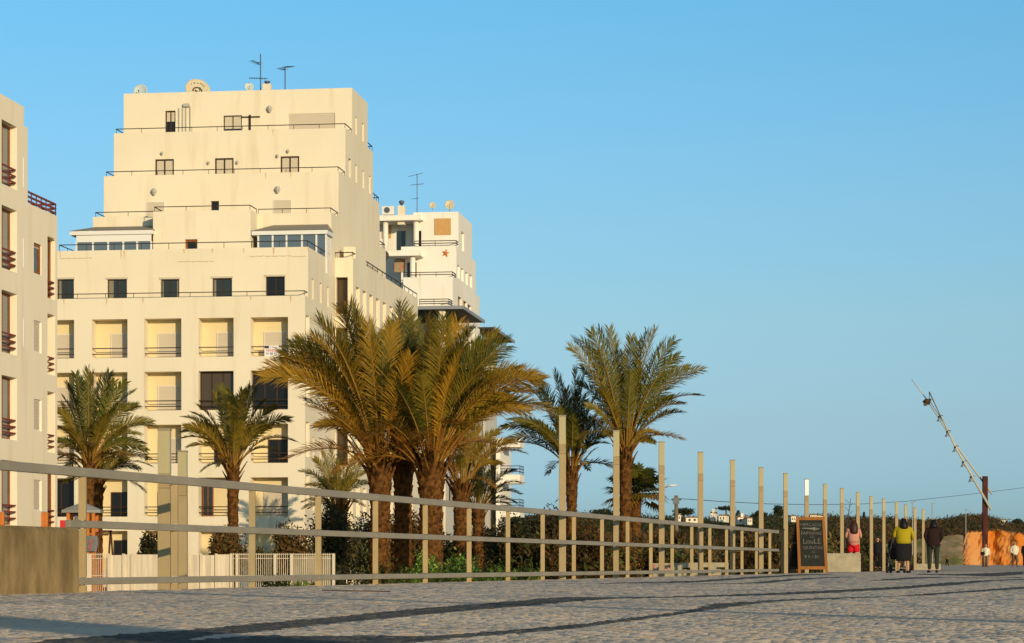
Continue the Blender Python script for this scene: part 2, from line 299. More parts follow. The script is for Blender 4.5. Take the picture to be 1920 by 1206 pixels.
def fbox(m, f, a0, a1, d0, d1, z0, z1):
    vs = [f.p(a, d, z) for z in (z0, z1) for d in (d0, d1) for a in (a0, a1)]
    m.mesh(vs, [(0,2,3,1),(4,5,7,6),(0,1,5,4),(2,6,7,3),(0,4,6,2),(1,3,7,5)])
def window(par, f, a0, a1, z0, z1, d, fm='bronze', gm='glass', mull=1, fw=.06, blind=0, name='window'):
    m = MB(); t = .05
    fbox(m, f, a0, a0+fw, d-t, d, z0, z1); fbox(m, f, a1-fw, a1, d-t, d, z0, z1)
    fbox(m, f, a0+fw, a1-fw, d-t, d, z1-fw, z1); fbox(m, f, a0+fw, a1-fw, d-t, d, z0, z0+fw)
    for i in range(mull):
        c = a0+(a1-a0)*(i+1)/(mull+1); fbox(m, f, c-fw/2, c+fw/2, d-t+.005, d, z0+fw, z1-fw)
    o = m.build(name, M[fm], par)
    g = MB(); zb = z1-(z1-z0)*blind
    if blind < 1:
        g.face([f.p(a0, d-.012, z0), f.p(a1, d-.012, z0), f.p(a1, d-.012, zb), f.p(a0, d-.012, zb)]); g.build('pane', M[gm], o)
    if blind > 0:
        g = MB(); n = max(2, int((z1-zb)/.12))
        for i in range(n): q = zb+(z1-zb)*i/n; fbox(g, f, a0+fw*.5, a1-fw*.5, d-.03, d-.013, q+.004, zb+(z1-zb)*(i+1)/n)
        g.build('roller_blind', M['shutter'], o)
    return o
def railing(par, pts, z, h=.26, r=.022, every=1.6, mt='rail', n=1, name='terrace_railing', gap=.12):
    m = MB()
    for k in range(n):
        for a, b in zip(pts[:-1], pts[1:]): m.bar((*a, z+h-k*gap), (*b, z+h-k*gap), r*2)
    for a, b in zip(pts[:-1], pts[1:]):
        L = math.hypot(b[0]-a[0], b[1]-a[1]); c = max(1, round(L/every))
        for i in range(c+1):
            q = i/c; p = (a[0]+(b[0]-a[0])*q, a[1]+(b[1]-a[1])*q); m.bar((*p, z-.02), (*p, z+h-.01), r*1.1)
    return m.build(name, M[mt], par)
def tierbox(m, x0, x1, y0, y1, z0, z1, par=.9, t=.2, frontholes=(), sideholes=()):
    """a storey: front and right walls with openings, left and back walls, a roof terrace behind a parapet"""
    wall(m, front(y0), x0, x1, z0, z1, frontholes); wall(m, side(x1), y0, y1, z0, z1, sideholes)
    m.face([(x0, y0, z0), (x0, y1, z0), (x0, y1, z1), (x0, y0, z1)]); m.face([(x0, y1, z0), (x1, y1, z0), (x1, y1, z1), (x0, y1, z1)])
    zi = z1-par
    X0, X1, Y0, Y1 = x0+t, x1-t, y0+t, y1-t
    for a, b, c, d in (((x0,y0),(x1,y0),(X1,Y0),(X0,Y0)), ((x1,y0),(x1,y1),(X1,Y1),(X1,Y0)), ((x1,y1),(x0,y1),(X0,Y1),(X1,Y1)), ((x0,y1),(x0,y0),(X0,Y0),(X0,Y1))):
        m.face([(*a, z1), (*b, z1), (*c, z1), (*d, z1)]); m.face([(*d, z1), (*c, z1), (*c, zi), (*d, zi)])
    m.face([(X0, Y0, zi), (X1, Y0, zi), (X1, Y1, zi), (X0, Y1, zi)])
# ------------------------------------------------------------------ main apartment building
B = Frame(572, 133)
main = B.root('apartment_building', 'tall cream apartment block stepping back in terraces behind the palms', 'building')
v1, v2m, v2, v3, v4, v5 = .8, 5.35, 7.0, 9.1, 11.1, 13.1
dz = -LOW
T0, T1, T2, T3, T4, T5 = [t+dz for t in (14.82, 17.56, 20.32, 23.0, 25.86, 28.6)]
wx = lambda px, v=0: B.x(px, v)
cols = [(72,139),(172,239),(270.5,340),(372,438),(470,540)]
rows = [(11.55+dz-2.9*k, 13.67+dz-2.9*k) for k in range(5)]
LG = .85
holes0 = [(wx(a), wx(b), z0, z1, LG) for a, b in cols for z0, z1 in rows]
sl0 = []
for zt in [B.z(622, 0, 2)-2.9*k for k in range(5)]:
    for px in (573.8, 586, 599.5, 613):
        y0 = B.y(px, 0); wd = .5 if px > 574 else .9; hh = 1.15 if px > 574 else 1.9
        sl0.append((y0, y0+wd, zt-hh+(.75 if px < 574 else 0), zt+(.75 if px < 574 else 0), .22))
m = MB()
tierbox(m, wx(40), 0, 0, 8.0, 0, T0, .9, .2, holes0, sl0)
m.build('lower_wall', M['cream'], main)
k = 0
for h in sl0:
    window(main, side(0), h[0], h[1], h[2], h[3], h[4]-.002, 'wood' if h[1]-h[0] < .6 else 'whiteframe', 'brownglass' if h[1]-h[0] < .6 else 'shutter', 0, .1)
# loggias
f0 = front(0); lm = MB()
for a, b in cols:
    for z0, z1 in rows: lm.face([f0.p(wx(a), LG, z0), f0.p(wx(b), LG, z0), f0.p(wx(b), LG, z1), f0.p(wx(a), LG, z1)])
lm.build('loggia_wall', M['loggia'], main)
for ci, (a, b) in enumerate(cols):
    for ri, (z0, z1) in enumerate(rows):
        A, Bb = wx(a), wx(b); wd = Bb-A
        if ri == 1 and ci >= 3:
            window(main, f0, A+.02, Bb-.02, z0+.02, z1-.03, .42, 'bronze', 'brownglass' if ci == 3 else 'darkglass', 2, .07, name='glazed_screen')
        elif ri == 2 and ci == 4: window(main, f0, A+wd*.38, Bb-.1, z0+.01, z1-.8, LG-.01, 'bronze', 'darkglass', 1)
        elif ri == 2 and ci == 3: window(main, f0, A+wd*.35, A+wd*.75, z0+.01, z1-.7, LG-.01, 'bronze', 'darkglass', 1)
        elif ri == 3 and ci in (0, 1): window(main, f0, A+(.1 if ci == 0 else wd*.42), Bb-.05, z0+.01, z1-(.1 if ci == 0 else .75), LG-.01, 'bronze', 'darkglass', 1)
        elif ri == 3 and ci == 2: window(main, f0, A+wd*.25, A+wd*.6, z0+.01, z1-.75, LG-.01, 'bronze', 'darkglass', 0)
        elif ri == 3 and ci == 3: window(main, f0, A+.1, A+wd*.36, z0+.01, z1-.1, LG-.3, 'wood', 'glass', 1)
        elif ri == 4 and ci in (1, 3): window(main, f0, A+wd*.5, Bb-.1, z0+.01, z1-.5, LG-.01, 'bronze', 'darkglass', 1)
        else: window(main, f0, A+wd*(.42 if ci in (1, 3) else .26), Bb-.25, z0+.01, z1-.72, LG-.01, 'whiteframe', 'glass', 0, .03, 1, name='shuttered_door')
        if ri < 4:
            q = MB()
            for zz in (.53, .22): q.bar(f0.p(A+.01, .12, z0+zz), f0.p(Bb-.01, .12, z0+zz), .05)
            q.build('balcony_railing', M['rail'], main)
# for-sale notice on one loggia
a, b = wx(495.5), wx(522)
q = MB(); fbox(q, f0, a, b, .05, .07, B.z(668, wx(508)), B.z(648, wx(508))); sg = q.build('sale_notice', M['paper'], main)
def text(par, s, loc, size, mt, rot=(math.pi/2, 0, 0), name='lettering', align='CENTER', ext=.003, off=0):
    c = bpy.data.curves.new(name, 'FONT'); c.body = s; c.size = size; c.align_x = align; c.align_y = 'CENTER'; c.extrude = ext
    c.offset = off; t_ = bpy.data.objects.new('tmp', c); SC.collection.objects.link(t_); dg = bpy.context.evaluated_depsgraph_get(); me = bpy.data.meshes.new_from_object(t_.evaluated_get(dg)); bpy.data.objects.remove(t_); me.name = name
    me.materials.clear(); me.materials.append(M[mt]); o = bpy.data.objects.new(name, me); SC.collection.objects.link(o); o.parent = par; o.location = loc; o.rotation_euler = rot
    return o
cxs = (a+b)/2; zt = B.z(658, cxs)
q = MB(); fbox(q, f0, a+.01, a+.25, .03, .049, B.z(653, cxs), B.z(648.5, cxs)); q.build('notice_block', M['ink'], sg)
text(sg, 'VENDE', (cxs, .04, zt+.02), .2, 'redink'); text(sg, '91 88 95', (cxs, .04, zt-.15), .17, 'ink')
text(sg, 'T. Casas', (cxs+.12, .04, zt+.19), .12, 'ink')
# tier 1
win1 = [(107,138.5,524,560),(201,238,524,560),(301,336,524,560),(398,435,522,560),(498,534,519,560)]
holes1 = [(wx(a, v1), wx(b, v1), T0-.9, B.z(c, wx(a, v1), v1), .22) for a, b, c, d in win1]
sl1 = []
for px, py in ((585, 522), (600, 530), (613.5, 537)):
    y0 = B.y(px, 0); sl1.append((y0, y0+.5, B.z(py, 0, y0)-1.15, B.z(py, 0, y0), .22))
m = MB(); tierbox(m, -14.15, -.008, v1, 8.0, T0-.9+.002, T1, .9, .2, holes1, sl1); m.build('terrace_storey', M['cream'], main)
for i, h in enumerate(holes1):
    window(main, front(v1), h[0], h[1], h[2], h[3], .2, 'bronze', ('glass', 'glass', 'glass', 'glass', 'darkglass')[i], 1, .05)
    if i in (0, 1, 2, 3): q = MB(); a_ = h[0]+(.06, .06, .06, .9)[i]*1.0; fbox(q, front(v1), h[0]+.07, h[0]+(.2, .32, .13, .18)[i], .15, .186, h[2]+.06, h[3]-.06); q.build('pane_reflection', M['pane_reflection'], main)
    if i == 2: q = MB(); fbox(q, front(v1), h[1]-.16, h[1]-.07, .15, .186, h[2]+.06, h[3]-.06); q.build('pane_reflection', M['pane_reflection'], main)
    q = MB(); fbox(q, front(v1), h[0]-.06, h[1]+.06, -.05, -.003, h[3], h[3]+.1); q.build('blind_box', M['shutter'], main)
for h in sl1: window(main, side(0), h[0], h[1], h[2], h[3], h[4]-.002, 'wood', 'brownglass', 0, .1)
# tier 2 with the projecting middle
mx0, mx1 = wx(287, v2m), wx(470, v2m)
hm = [(wx(347, v2m), wx(370, v2m), B.z(475, wx(358), v2m), B.z(448, wx(358), v2m), .2)]
m = MB(); tierbox(m, mx0, mx1, v2m, v2-.004, T1-.9+.002, T2, .9, .2, hm)
m.build('middle_bay', M['cream'], main)
window(main, front(v2m), *hm[0][:4], .19, 'wood', 'darkglass', 0, .12)
sl2 = []
for px, py, w_ in ((639,378,.35),(651,376,.5),(664,383,.6),(677,396,.6),(690,403,.6),(703,425,.6)):
    y0 = B.y(px, 0); zt = B.z(py, 0, y0); sl2.append((y0, y0+w_, max(zt-1.7, T1-.5), zt, .25))
m = MB(); tierbox(m, -14.05, -.004, v2, 24, T1-.9+.004, T2+.0, .9, .2, (), [h for h in sl2 if h[3] < T2-.02])
m.build('setback_storey', M['cream'], main)
for h in [h for h in sl2 if h[3] < T2-.02]: window(main, side(0), h[0], h[1], h[2], h[3], h[4]-.002, 'whiteframe', 'shutter', 0, .06)
def backtier(v, vb, z0, z1, fh, sh, name):
    k = {9.1: 1, 11.1: 2, 13.1: 3}[v]
    m = MB(); tierbox(m, -14.04+.006*k, -.006*k-.004, v, vb, z0, z1, .9, .2, fh, sh); m.build(name, M['cream'], main)
def sideslits(specs, zlo):
    out = []
    for px, py, w_, hh in specs:
        y0 = B.y(px, 0); zt = B.z(py, 0, y0); out.append((y0, y0+w_, max(zlo+.95, zt-hh), zt, .25))
    return out
# tier 3
h3 = [(wx(395.5, v3), wx(410.5, v3), T2-.6, B.z(377, wx(403, v3), v3), .2)]
s3 = sideslits([(654,367,.3,1.2),(666,345,.3,1.5)], T2-.8)
s3 = sideslits([(641,376,.35,1.6),(652.5,378,.5,1.6),(665,386,.5,2.0),(678.5,396,.5,1.5),(691,404,.5,1.5)], T2-.8) and sideslits([(653.5,297,.7,1.4),(667,308,.5,1.4),(680,318,.5,1.4),(692.5,329,.5,1.4)], T2+.2)
m = MB(); backtier(v3, 21.9, T2-.9+.002, T3, h3, [h for h in s3 if h[3] < T3-.05], 'setback_storey')
window(main, front(v3), *h3[0][:4], .19, 'bronze', 'darkglass', 0)
for h in [h for h in s3 if h[3] < T3-.05]: window(main, side(0), h[0], h[1], h[2], h[3], h[4]-.002, 'bronze' if h[0] < 12 else 'whiteframe', 'glass' if h[0] < 12 else 'shutter', 0, .06)
for a, b, c in ((275,309,379),(513,547,375)):
    window(main, front(v3), wx(a, v3), wx(b, v3), T2-.8, B.z(c, wx(a, v3), v3), -.0, 'whiteframe', 'glass', 0, .03, 1, name='shuttered_window')
# tier 4
h4 = [(wx(a, v4), wx(b, v4), T3-.6, B.z(c, wx(a, v4), v4), .12) for a, b, c in ((291,326,299),(403,438,297),(526,561,293.5))]
s4 = sideslits([(654,296,.75,1.25),(667,308,.5,1.25),(680.5,319,.5,1.25),(692.5,329,.5,1.25)], T3-.8)
m = MB(); backtier(v4, 19.7, T3-.9+.002, T4, h4, [h for h in s4], 'setback_storey')
for h in h4: window(main, front(v4), *h[:4], .1, 'bronze', 'glass', 1, .09, 1)
for i, h in enumerate(s4): window(main, side(0), h[0], h[1], h[2], h[3], h[4]-.002, 'bronze' if i == 0 else 'whiteframe', 'glass' if i == 0 else 'shutter', 0, .08)
# tier 5
h5 = [(wx(309.5, v5), wx(329, v5), T4-.6, B.z(208, wx(309, v5), v5), .2), (wx(419, v5), wx(453.5, v5), T4-.6, B.z(217, wx(419, v5), v5), .15), (wx(539.5, v5), wx(628, v5), T4-.6, B.z(213, wx(580, v5), v5), .15)]
s5 = sideslits([(667,218,.5,1.2),(680,230,.5,1.2)], T4-.8)
m = MB(); backtier(v5, 18.0, T4-.9+.002, T5, h5, s5, 'top_storey')
window(main, front(v5), *h5[0][:4], .19, 'bronze', 'darkglass', 1, .07, .28); window(main, front(v5), *h5[1][:4], .13, 'bronze', 'glass', 1, .06, .42); window(main, front(v5), *h5[2][:4], .1, 'whiteframe', 'glass', 0, .03, 1)
for h in s5: window(main, side(0), h[0], h[1], h[2], h[3], h[4]-.002, 'whiteframe', 'shutter', 0, .06)
q = MB(); x_ = wx(469, v5); q.box(x_-.05, x_+.05, v5-.1, v5-.003, T4-.3, B.z(216, x_, v5)); q.box(x_-.5, x_+.6, v5-.06, v5-.003, B.z(221, x_, v5), B.z(218.5, x_, v5)); q.build('drain_pipe', M['rail'], main)
q = MB()
for px in (336, 343, 349, 357): x_ = wx(px, v5); q.box(x_-.03, x_+.03, v5-.08, v5-.003, T4-.3, B.z(203 if px < 350 else 200, x_, v5))
q.box(wx(345, v5), wx(356, v5), v5-.2, v5-.003, B.z(201, -10, v5), B.z(195, -10, v5)); q.build('drain_pipe', M['pipe'], main)
def wall_lamp(px, py, v, s=.16):
    x_ = wx(px, v); z_ = B.z(py, x_, v); q = MB(); q.loft([(x_, v-.12, z_-s*.7, s*.2, s*.2), (x_, v-.12, z_, s*.6, s*.6), (x_, v-.12, z_+s*.6, s*.35, s*.35)], 8); q.box(x_-.03, x_+.03, v-.1, v-.003, z_-.05, z_+.05)
    q.build('wall_lamp', M['pipe'], main)
for a in ((305,288,v4),(392,306,v4),(446,305,v4),(541,284,v4),(521,293,v4),(506.5,205,v5),(290,360,v3),(521.5,356,v3)): wall_lamp(*a, .3 if a[2] != v4 else .16)
# railings along the terraces
railing(main, [(wx(40), .06), (-.06, .06), (-.06, v1+.1)], T0)
railing(main, [(-14.05, v2-.3), (-14.05, v1+.06), (-.06, v1+.06), (-.06, 7.9)], T1, .34)
railing(main, [(-13.9, v3-.2), (-13.9, v2+.06), (mx0-.03, v2+.06)], T2); railing(main, [(mx0+.06, v2), (mx0+.06, v2m+.06), (mx1-.06, v2m+.06), (mx1-.06, v2+.02)], T2)
railing(main, [(mx1+.03, v2+.06), (-.06, v2+.06), (-.06, v3)], T2)
for v, vn, t in ((v3, v4, T3), (v4, v5, T4)): railing(main, [(-13.9, vn-.1), (-13.9, v+.06), (-.06, v+.06), (-.06, vn)], t)
for vb, t, b0 in ((19.7, T4, 18.1), (21.9, T3, 19.8), (24, T2, 22)): railing(main, [(-.06, b0), (-.06, vb-.06), (-2, vb-.06)], t, .35, every=.8)
# sun rooms on the first terrace
def sunroom(x0, x1, va, vb, ztop, panes, roofback, ends=0):
    f = front(va); fr = MB(); zf = T1-.9
    fbox(fr, f, x0-.35, x1+.12, -.12, vb-va-.01, ztop-.22, ztop-.0)
    fbox(fr, f, x0, x1, .0, .1, ztop-.62, ztop-.222) if ends == 0 else None
    zt = ztop-(.62 if ends == 0 else .222)
    cuts = [x0]+panes+[x1]
    for c in cuts: fbox(fr, f, c-.05, c+.05, .005, .09, zf, zt)
    fbox(fr, f, x0, x1, .01, .08, zf, zf+.5)
    s = side(x1)
    if ends:
        for yy in (va+.5, va+1.0, vb-.06): fbox(fr, s, yy-.04, yy+.04, 0, .08, zf, zt)
    o = fr.build('sun_room', M['whiteframe'], main)
    g = MB(); g.face([f.p(x0, .05, zf), f.p(x1, .05, zf), f.p(x1, .05, zt), f.p(x0, .05, zt)])
    g.face([s.p(va, .05, zf), s.p(vb, .05, zf), s.p(vb, .05, zt), s.p(va, .05, zt)]); g.build('pane', M['bluegrey'], o)
    r = MB(); r.face([(x0-.4, va-.15, ztop+.01), (x1+.15, va-.15, ztop+.01), (x1-.2, vb-.01, roofback), (x0+.5, vb-.01, roofback)])
    r.face([(x0-.4, va-.15, ztop+.01), (x0+.5, vb-.01, roofback), (x0-.4, vb-.01, ztop+.01)]); r.face([(x1+.15, va-.15, ztop+.01), (x1+.15, vb-.01, ztop+.01), (x1-.2, vb-.01, roofback)])
    r.build('roof', M['roof'], o)
sunroom(wx(484, 5.45), wx(611, 5.45), 5.45, v2, B.z(433, wx(540, 5.45), 5.45), [wx(p, 5.45) for p in (511, 537, 566, 593)], B.z(421, wx(540), v2), 1)
sunroom(wx(143, 5.0), mx0-.02, 5.0, v2, B.z(433, wx(210, 5), 5), [wx(p, 5) for p in (174, 202.5, 231, 257)], B.z(425, wx(210, 5), v2))
# stairwell bay and rear wing on the right
vw, xw, ve = 8.0, B.x(662, 8.0), 29.9
TW = 17.85+dz
doors = [(B.x(629.5, vw), B.x(652, vw), z-2.1, z, .5) for z in [B.z(520, 0, vw)-2.9*k for k in range(6)]]
slw = []
for z_ in [16.3+dz-2.9*k for k in range(6)]:
    for i in range(9):
        y0 = B.y(667.5+12.6*i, xw); slw.append((y0, y0+1.15, z_-1.7, z_, .35))
m = MB(); wall(m, front(vw), .003, xw, 0, TW, doors); wall(m, side(xw), vw, ve, 0, TW, slw)
m.face([(0, ve, 0), (xw, ve, 0), (xw, ve, TW), (0, ve, TW)]); m.face([(.003, vw, TW), (xw, vw, TW), (xw, ve, TW), (.003, ve, TW)])
m.face([(-10, 24.01, 0), (0, 24.01, 0), (0, 24.01, T1), (-10, 24.01, T1)]); m.face([(.001, 24, 0), (.001, ve, 0), (.001, ve, TW), (.001, 24, TW)]); m.face([(-10, ve, 0), (0, ve, 0), (0, ve, TW), (-10, ve, TW)]); m.face([(-10, 24, TW), (0, 24, TW), (0, ve, TW), (-10, ve, TW)])
m.face([(-.012, 8, 0), (-.012, 24, 0), (-.012, 24, T1-.9), (-.012, 8, T1-.9)])
m.build('rear_wing', M['cream'], main)
m = MB(); m.box(.35, xw-.01-.0, vw+.8, vw+4, TW+.003, B.z(463, .5, vw+.8)); m.box(.2, xw-.25, vw+4.003, vw+9, TW+.003, TW+.35); m.build('roof_parapet', M['cream'], main)
for i, h in enumerate(doors):
    window(main, front(vw), h[0], h[1], h[2], h[3]-.02, .48, 'bronze', 'brownglass', 1, .07, name='balcony_door')
    q = MB()
    for zz in (.62, .4, .18): q.bar(front(vw).p(h[0], .08, h[2]+zz), front(vw).p(h[1], .08, h[2]+zz), .04)
    q.build('balcony_railing', M['rail'], main)
for h in slw: window(main, side(xw), h[0], h[1], h[2], h[3], h[4]-.002, 'whiteframe', 'shutter', 0, .05)
railing(main, [(0, vw+.05), (xw-.06, vw+.05), (xw-.06, ve)], TW, .3, .026)
# stains and cracks
q = MB()
for px in (113, 233, 227, 345, 398, 457, 513, 578):
    x_ = wx(px, v1); h_ = rnd.uniform(.25, .7); w_ = rnd.uniform(.03, .07)
    q.face([(x_-w_, v1-.004, T1-.02), (x_+w_, v1-.004, T1-.02), (x_+w_*.3, v1-.004, T1-h_), (x_-w_*.2, v1-.004, T1-h_)])
for px in (120, 200, 268, 470, 545):
    x_ = wx(px, 0); h_ = rnd.uniform(.2, .4); q.face([(x_-.05, -.004, T0-.02), (x_+.05, -.004, T0-.02), (x_+.01, -.004, T0-h_), (x_-.01, -.004, T0-h_)])
for px, v, t in ((498, v3, T3), (545, v3, T3), (512, v4, T4)):
    x_ = wx(px, v); q.face([(x_-.04, v-.004, t-.02), (x_+.04, v-.004, t-.02), (x_+.01, v-.004, t-.35), (x_-.01, v-.004, t-.35)])
q.build('rust_stain', M['rust'], main)
q = MB()
for a, b, y_ in ((111, 172, 485), (330, 400, 491), (464, 546, 481), (546, 575, 481)):
    n_ = 14; pts = [(wx(a+(b-a)*i/n_, v1), B.z(y_+rnd.uniform(-.6, .6), wx(a, v1), v1)) for i in range(n_+1)]
    for i in range(n_):
        t_ = .01+.025*abs(math.sin(i*1.3)); q.face([(pts[i][0], v1-.003, pts[i][1]-t_), (pts[i+1][0], v1-.003, pts[i+1][1]-t_), (pts[i+1][0], v1-.003, pts[i+1][1]+.01), (pts[i][0], v1-.003, pts[i][1]+.01)])
q.build('plaster_crack', M['crack'], main)
# ------------------------------------------------------------------ rooftop dishes, antennas (things of their own)
def world(fr, x, v, z): return (fr.ox+x*CS+v*SN, fr.oy-x*SN+v*CS, fr.oz+z)
def dish(px, py, r, D, mt, label, tilt=20, yaw=15, logo=False, ex=1.0):
    c = (W(px, D), D, Z(py, D)); R = r*D/F
    e = empty('satellite_dish', c, math.radians(yaw), label, 'satellite dish', 'satellite dishes on the roofs')
    q = MB(); n_, rings = 28, 6; vs = [(0, R*.28, 0)]; fs = []
    for i in range(1, rings+1):
        rr = R*i/rings
        for j in range(n_): a = 2*math.pi*j/n_; vs.append((rr*math.cos(a), R*.28*(1-(i/rings)**2), rr*math.sin(a)*ex))
    for j in range(n_): fs.append((0, 1+j, 1+(j+1) % n_))
    for i in range(rings-1):
        for j in range(n_): fs.append((1+i*n_+j, 1+(i+1)*n_+j, 1+(i+1)*n_+(j+1) % n_, 1+i*n_+(j+1) % n_))
    q.mesh(vs, fs); o = q.build('reflector', M[mt], e, True); s = o.modifiers.new('thickness', 'SOLIDIFY'); s.thickness = .03; s.offset = 1
    o.rotation_euler = (math.radians(-tilt), 0, 0)
    q = MB(); q.tube([(0, R*.3, 0), (0, R*.5, -R*.6), (0, R*.5, -R*1.6)], R*.06, 8); q.build('mast', M['antenna'], e)
    q = MB(); q.tube([(0, R*.05, -R*.9), (0, -R*.75, -R*.1)], R*.035, 6); q.tube([(0, -R*.8, -R*.12), (0, -R*.62, -R*.02)], R*.09, 8); q.build('feed_arm', M['antenna'], e)
    return e, o, R
e, o, R = dish(371, 168, 24, 149.5, 'dishm', 'big cream satellite dish with dark lettering on the highest roof', 25, 20, ex=1.0)
for i, ch in enumerate('TECNO'):
    a = math.radians(128-i*22); text(o, ch, (R*.72*math.cos(a), -.0+R*.07, R*.72*math.sin(a)), R*.3, 'ink' if i < 4 else 'blueink', (math.pi/2, 0, 0))
q = MB(); q.tube([(R*.36*math.cos(a), R*.17, R*.36*math.sin(a)-R*.05) for a in [math.radians(t) for t in range(0, 181, 15)]], R*.05, 6); q.tube([(-R*.2, R*.15, R*.05), (R*.02, R*.18, -R*.12)], R*.05, 6); q.build('emblem', M['bronze'], o)
dish(263, 171, 14, 150.5, 'bluedish', 'pale grey dish peeping over the left end of the highest roof', 15, -10)
dish(467, 163, 9, 150.5, 'bluedish', 'small pale dish beside the tall roof antenna', 15, 10)
dish(720.5, 479.5, 10, 163.5, 'darkdish', 'dark mesh satellite dish on the rear wing railing', 0, 30)
def yagi(px, ytop, ybot, D, beams, label):
    e = empty('roof_antenna', (W(px, D), D, Z(ybot, D)), 0, label, 'antenna', 'television antennas on the roofs')
    H = (ybot-ytop)*D/F; q = MB(); q.tube([(0, 0, -.6), (0, 0, H)], .035, 6); q.build('mast', M['antenna'], e)
    for x0, y0, x1, y1, n_ in beams:
        s = D/F; a = Vector(((x0-px)*s, -.25, (ybot-y0)*s)); b = Vector(((x1-px)*s, .25, (ybot-y1)*s)); q = MB(); q.tube([a, b], .022, 5); q.tube([(a+b)/2, (0, 0, min(H, (ybot-(y0+y1)/2)*s))], .02, 5)
        for i in range(n_): c = a.lerp(b, (i+.5)/n_); t = (b-a).cross(Vector((0, 0, 1))).normalized()*.28; q.tube([c-t, c+t], .012, 4)
        q.build('beam', M['antenna'], e)
yagi(488.5, 101, 166, 150, [(472,115,487,120,5),(468,148,500,146,7)], 'tall thin antenna mast with two beams on the highest roof')
yagi(534.5, 125, 166, 150, [(533,127,548,124,6),(523,129,534,130,3)], 'shorter antenna mast right of the tall one on the highest roof')
yagi(782, 326, 388, 238, [(766,332,792,324,8),(770,348,795,344,7),(773,374,784,371,3)], 'thin blue antenna standing on the white block behind')
def chimney(px, ytop, ybot, wpx, D, label):
    e = empty('chimney', (W(px, D), D, Z(ybot, D)), -TH, label, 'chimney'); s = D/F; H = (ybot-ytop)*s; w_ = wpx*s/2
    q = MB(); q.box(-w_, w_, -w_, w_, -1, H*.6); q.build('stack', M['cream'], e, bevel=.02)
    q = MB(); q.loft([(0,0,H*.6,.06,.06),(0,0,H*.68,.1,.1),(0,0,H*.8,w_*.7,w_*.7),(0,0,H*.95,w_*.8,w_*.8),(0,0,H,.1,.1)], 12); q.build('cowl', M['antenna'], e, True)
chimney(501, 152, 168, 15, 149.5, 'low plastered chimney with metal cowl on the highest roof')
# ------------------------------------------------------------------ white building behind
C = Frame(849, 225)
wb = C.root('white_apartment_building', 'white stepped block with balconies and a starfish ornament behind the rear wing', 'building')
zA, zB, zC = C.z(461, 0, 2.2), C.z(519, 0, 0), C.z(572, 0, -2)
zT = C.z(397, 0, 3.5)
m = MB()
tierbox(m, C.x(700, -2), .0, -2, 18, 0, zC, .3, .2, (), ())
sB = [(C.y(p, 0), C.y(p+4.5, 0), C.z(q_, 0, C.y(p, 0))-1.2, C.z(q_, 0, C.y(p, 0)), .25) for p, q_ in ((858,496),(865,502),(873,509),(881,514))]
sC = [(C.y(p, 0), C.y(p+7, 0), C.z(q_, 0, C.y(p, 0))-1.9, C.z(q_, 0, C.y(p, 0)), .3) for p, q_ in ((859,555),(869,563),(877,570))]
hB = [(C.x(a), C.x(b), zC-.2, C.z(562-26, -5, 0), .3) for a, b in ()]
tierbox(m, C.x(756, 0), -.006, 0, 17, zC-.3+.002, zB, .9, .2, hB, sC)
hA = [(C.x(a, 2.2), C.x(b, 2.2), zB-.6, C.z(492, -4, 2.2), .3) for a, b in ((763,769),(775,781))]
tierbox(m, C.x(752, 2.2), -.012, 2.2, 14.5, zB-.9+.002, zA, .9, .2, hA, sB)
hT = [(C.x(783, 3.5), C.x(790, 3.5), zA-.6, C.z(433, -4, 3.5), .3)]
sT = [(C.y(865.5, 0), C.y(870.5, 0), zA-.5, C.z(433, 0, 5), .3)]
tierbox(m, C.x(775, 3.5), -.018, 3.5, 12, zA-.9+.002, zT, .3, .2, hT, sT)
tierbox(m, C.x(700, 6), C.x(775, 3.5)-.003, 5.5, 12, zC, zT-.35, .3, .2)
m.build('wall', M['white'], wb)
for h, f in [(h, front(2.2)) for h in hA]+[(h, front(3.5)) for h in hT]: window(wb, f, *h[:4], .28, 'bronze', 'darkglass', 0)
for h in sB+sT: window(wb, side(0), *h[:4], .24, 'whiteframe', 'shutter', 0)
for h in sC: window(wb, side(0), *h[:4], .28, 'wood', 'brownglass', 0)
railing(wb, [(C.x(777, 2.2), 2.26), (-.06, 2.26), (-.06, 4.5)], zA, .5, .035, n=2, gap=.22); railing(wb, [(C.x(757), .06), (-.06, .06), (-.06, 2.2)], zB, .45, .035, n=2, gap=.22); railing(wb, [(C.x(786, -2), -1.94), (-.06, -1.94), (-.06, 0)], zC, .55, .035, n=3, gap=.2)
q = MB(); q.box(C.x(814.5, 3.5), C.x(845.5, 3.5), 3.44, 3.49, C.z(441, -2, 3.5), C.z(410, -2, 3.5)); q.build('orange_panel', M['tile'], wb)
def slabcol(x0, x1, y0, y1, zt, th, cx, zb, name):
    q = MB(); q.box(x0, x1, y0, y1, zt-th, zt); q.box(x0-.0, x1+.25, y0-.25, y1, zt-th*1.0-.12+.0, zt-th-.002); o = q.build(name, M['white'], wb, bevel=.05)
    for c in cx: q = MB(); q.tube([(c, y0+.4, zb), (c, y0+.4, zt-th-.1)], .26, 12); q.build('porch_column', M['white'], wb, True)
slabcol(C.x(700, 3), C.x(788, 3), 3-.2, 5.5, C.z(403, -4, 3), .45, [C.x(722, 3), C.x(779.5, 3)], zA-1, 'porch_roof')
slabcol(C.x(700, .8), C.x(785, .8), .8-.2, 2.19, C.z(470, -4, 1), .45, [C.x(773, .8)], zB-1, 'porch_roof')
q = MB(); q.box(C.x(716, 5.4), C.x(733, 5.4), 5.42, 5.49, C.z(447, -8, 5.4), C.z(422, -8, 5.4)); q.build('orange_panel', M['tile'], wb)
q = MB(); q.box(C.x(744, 5.4), C.x(760, 5.4), 5.42, 5.49, zA-.8, C.z(434, -8, 5.4)); q.build('dark_doorway', M['glass'], wb)
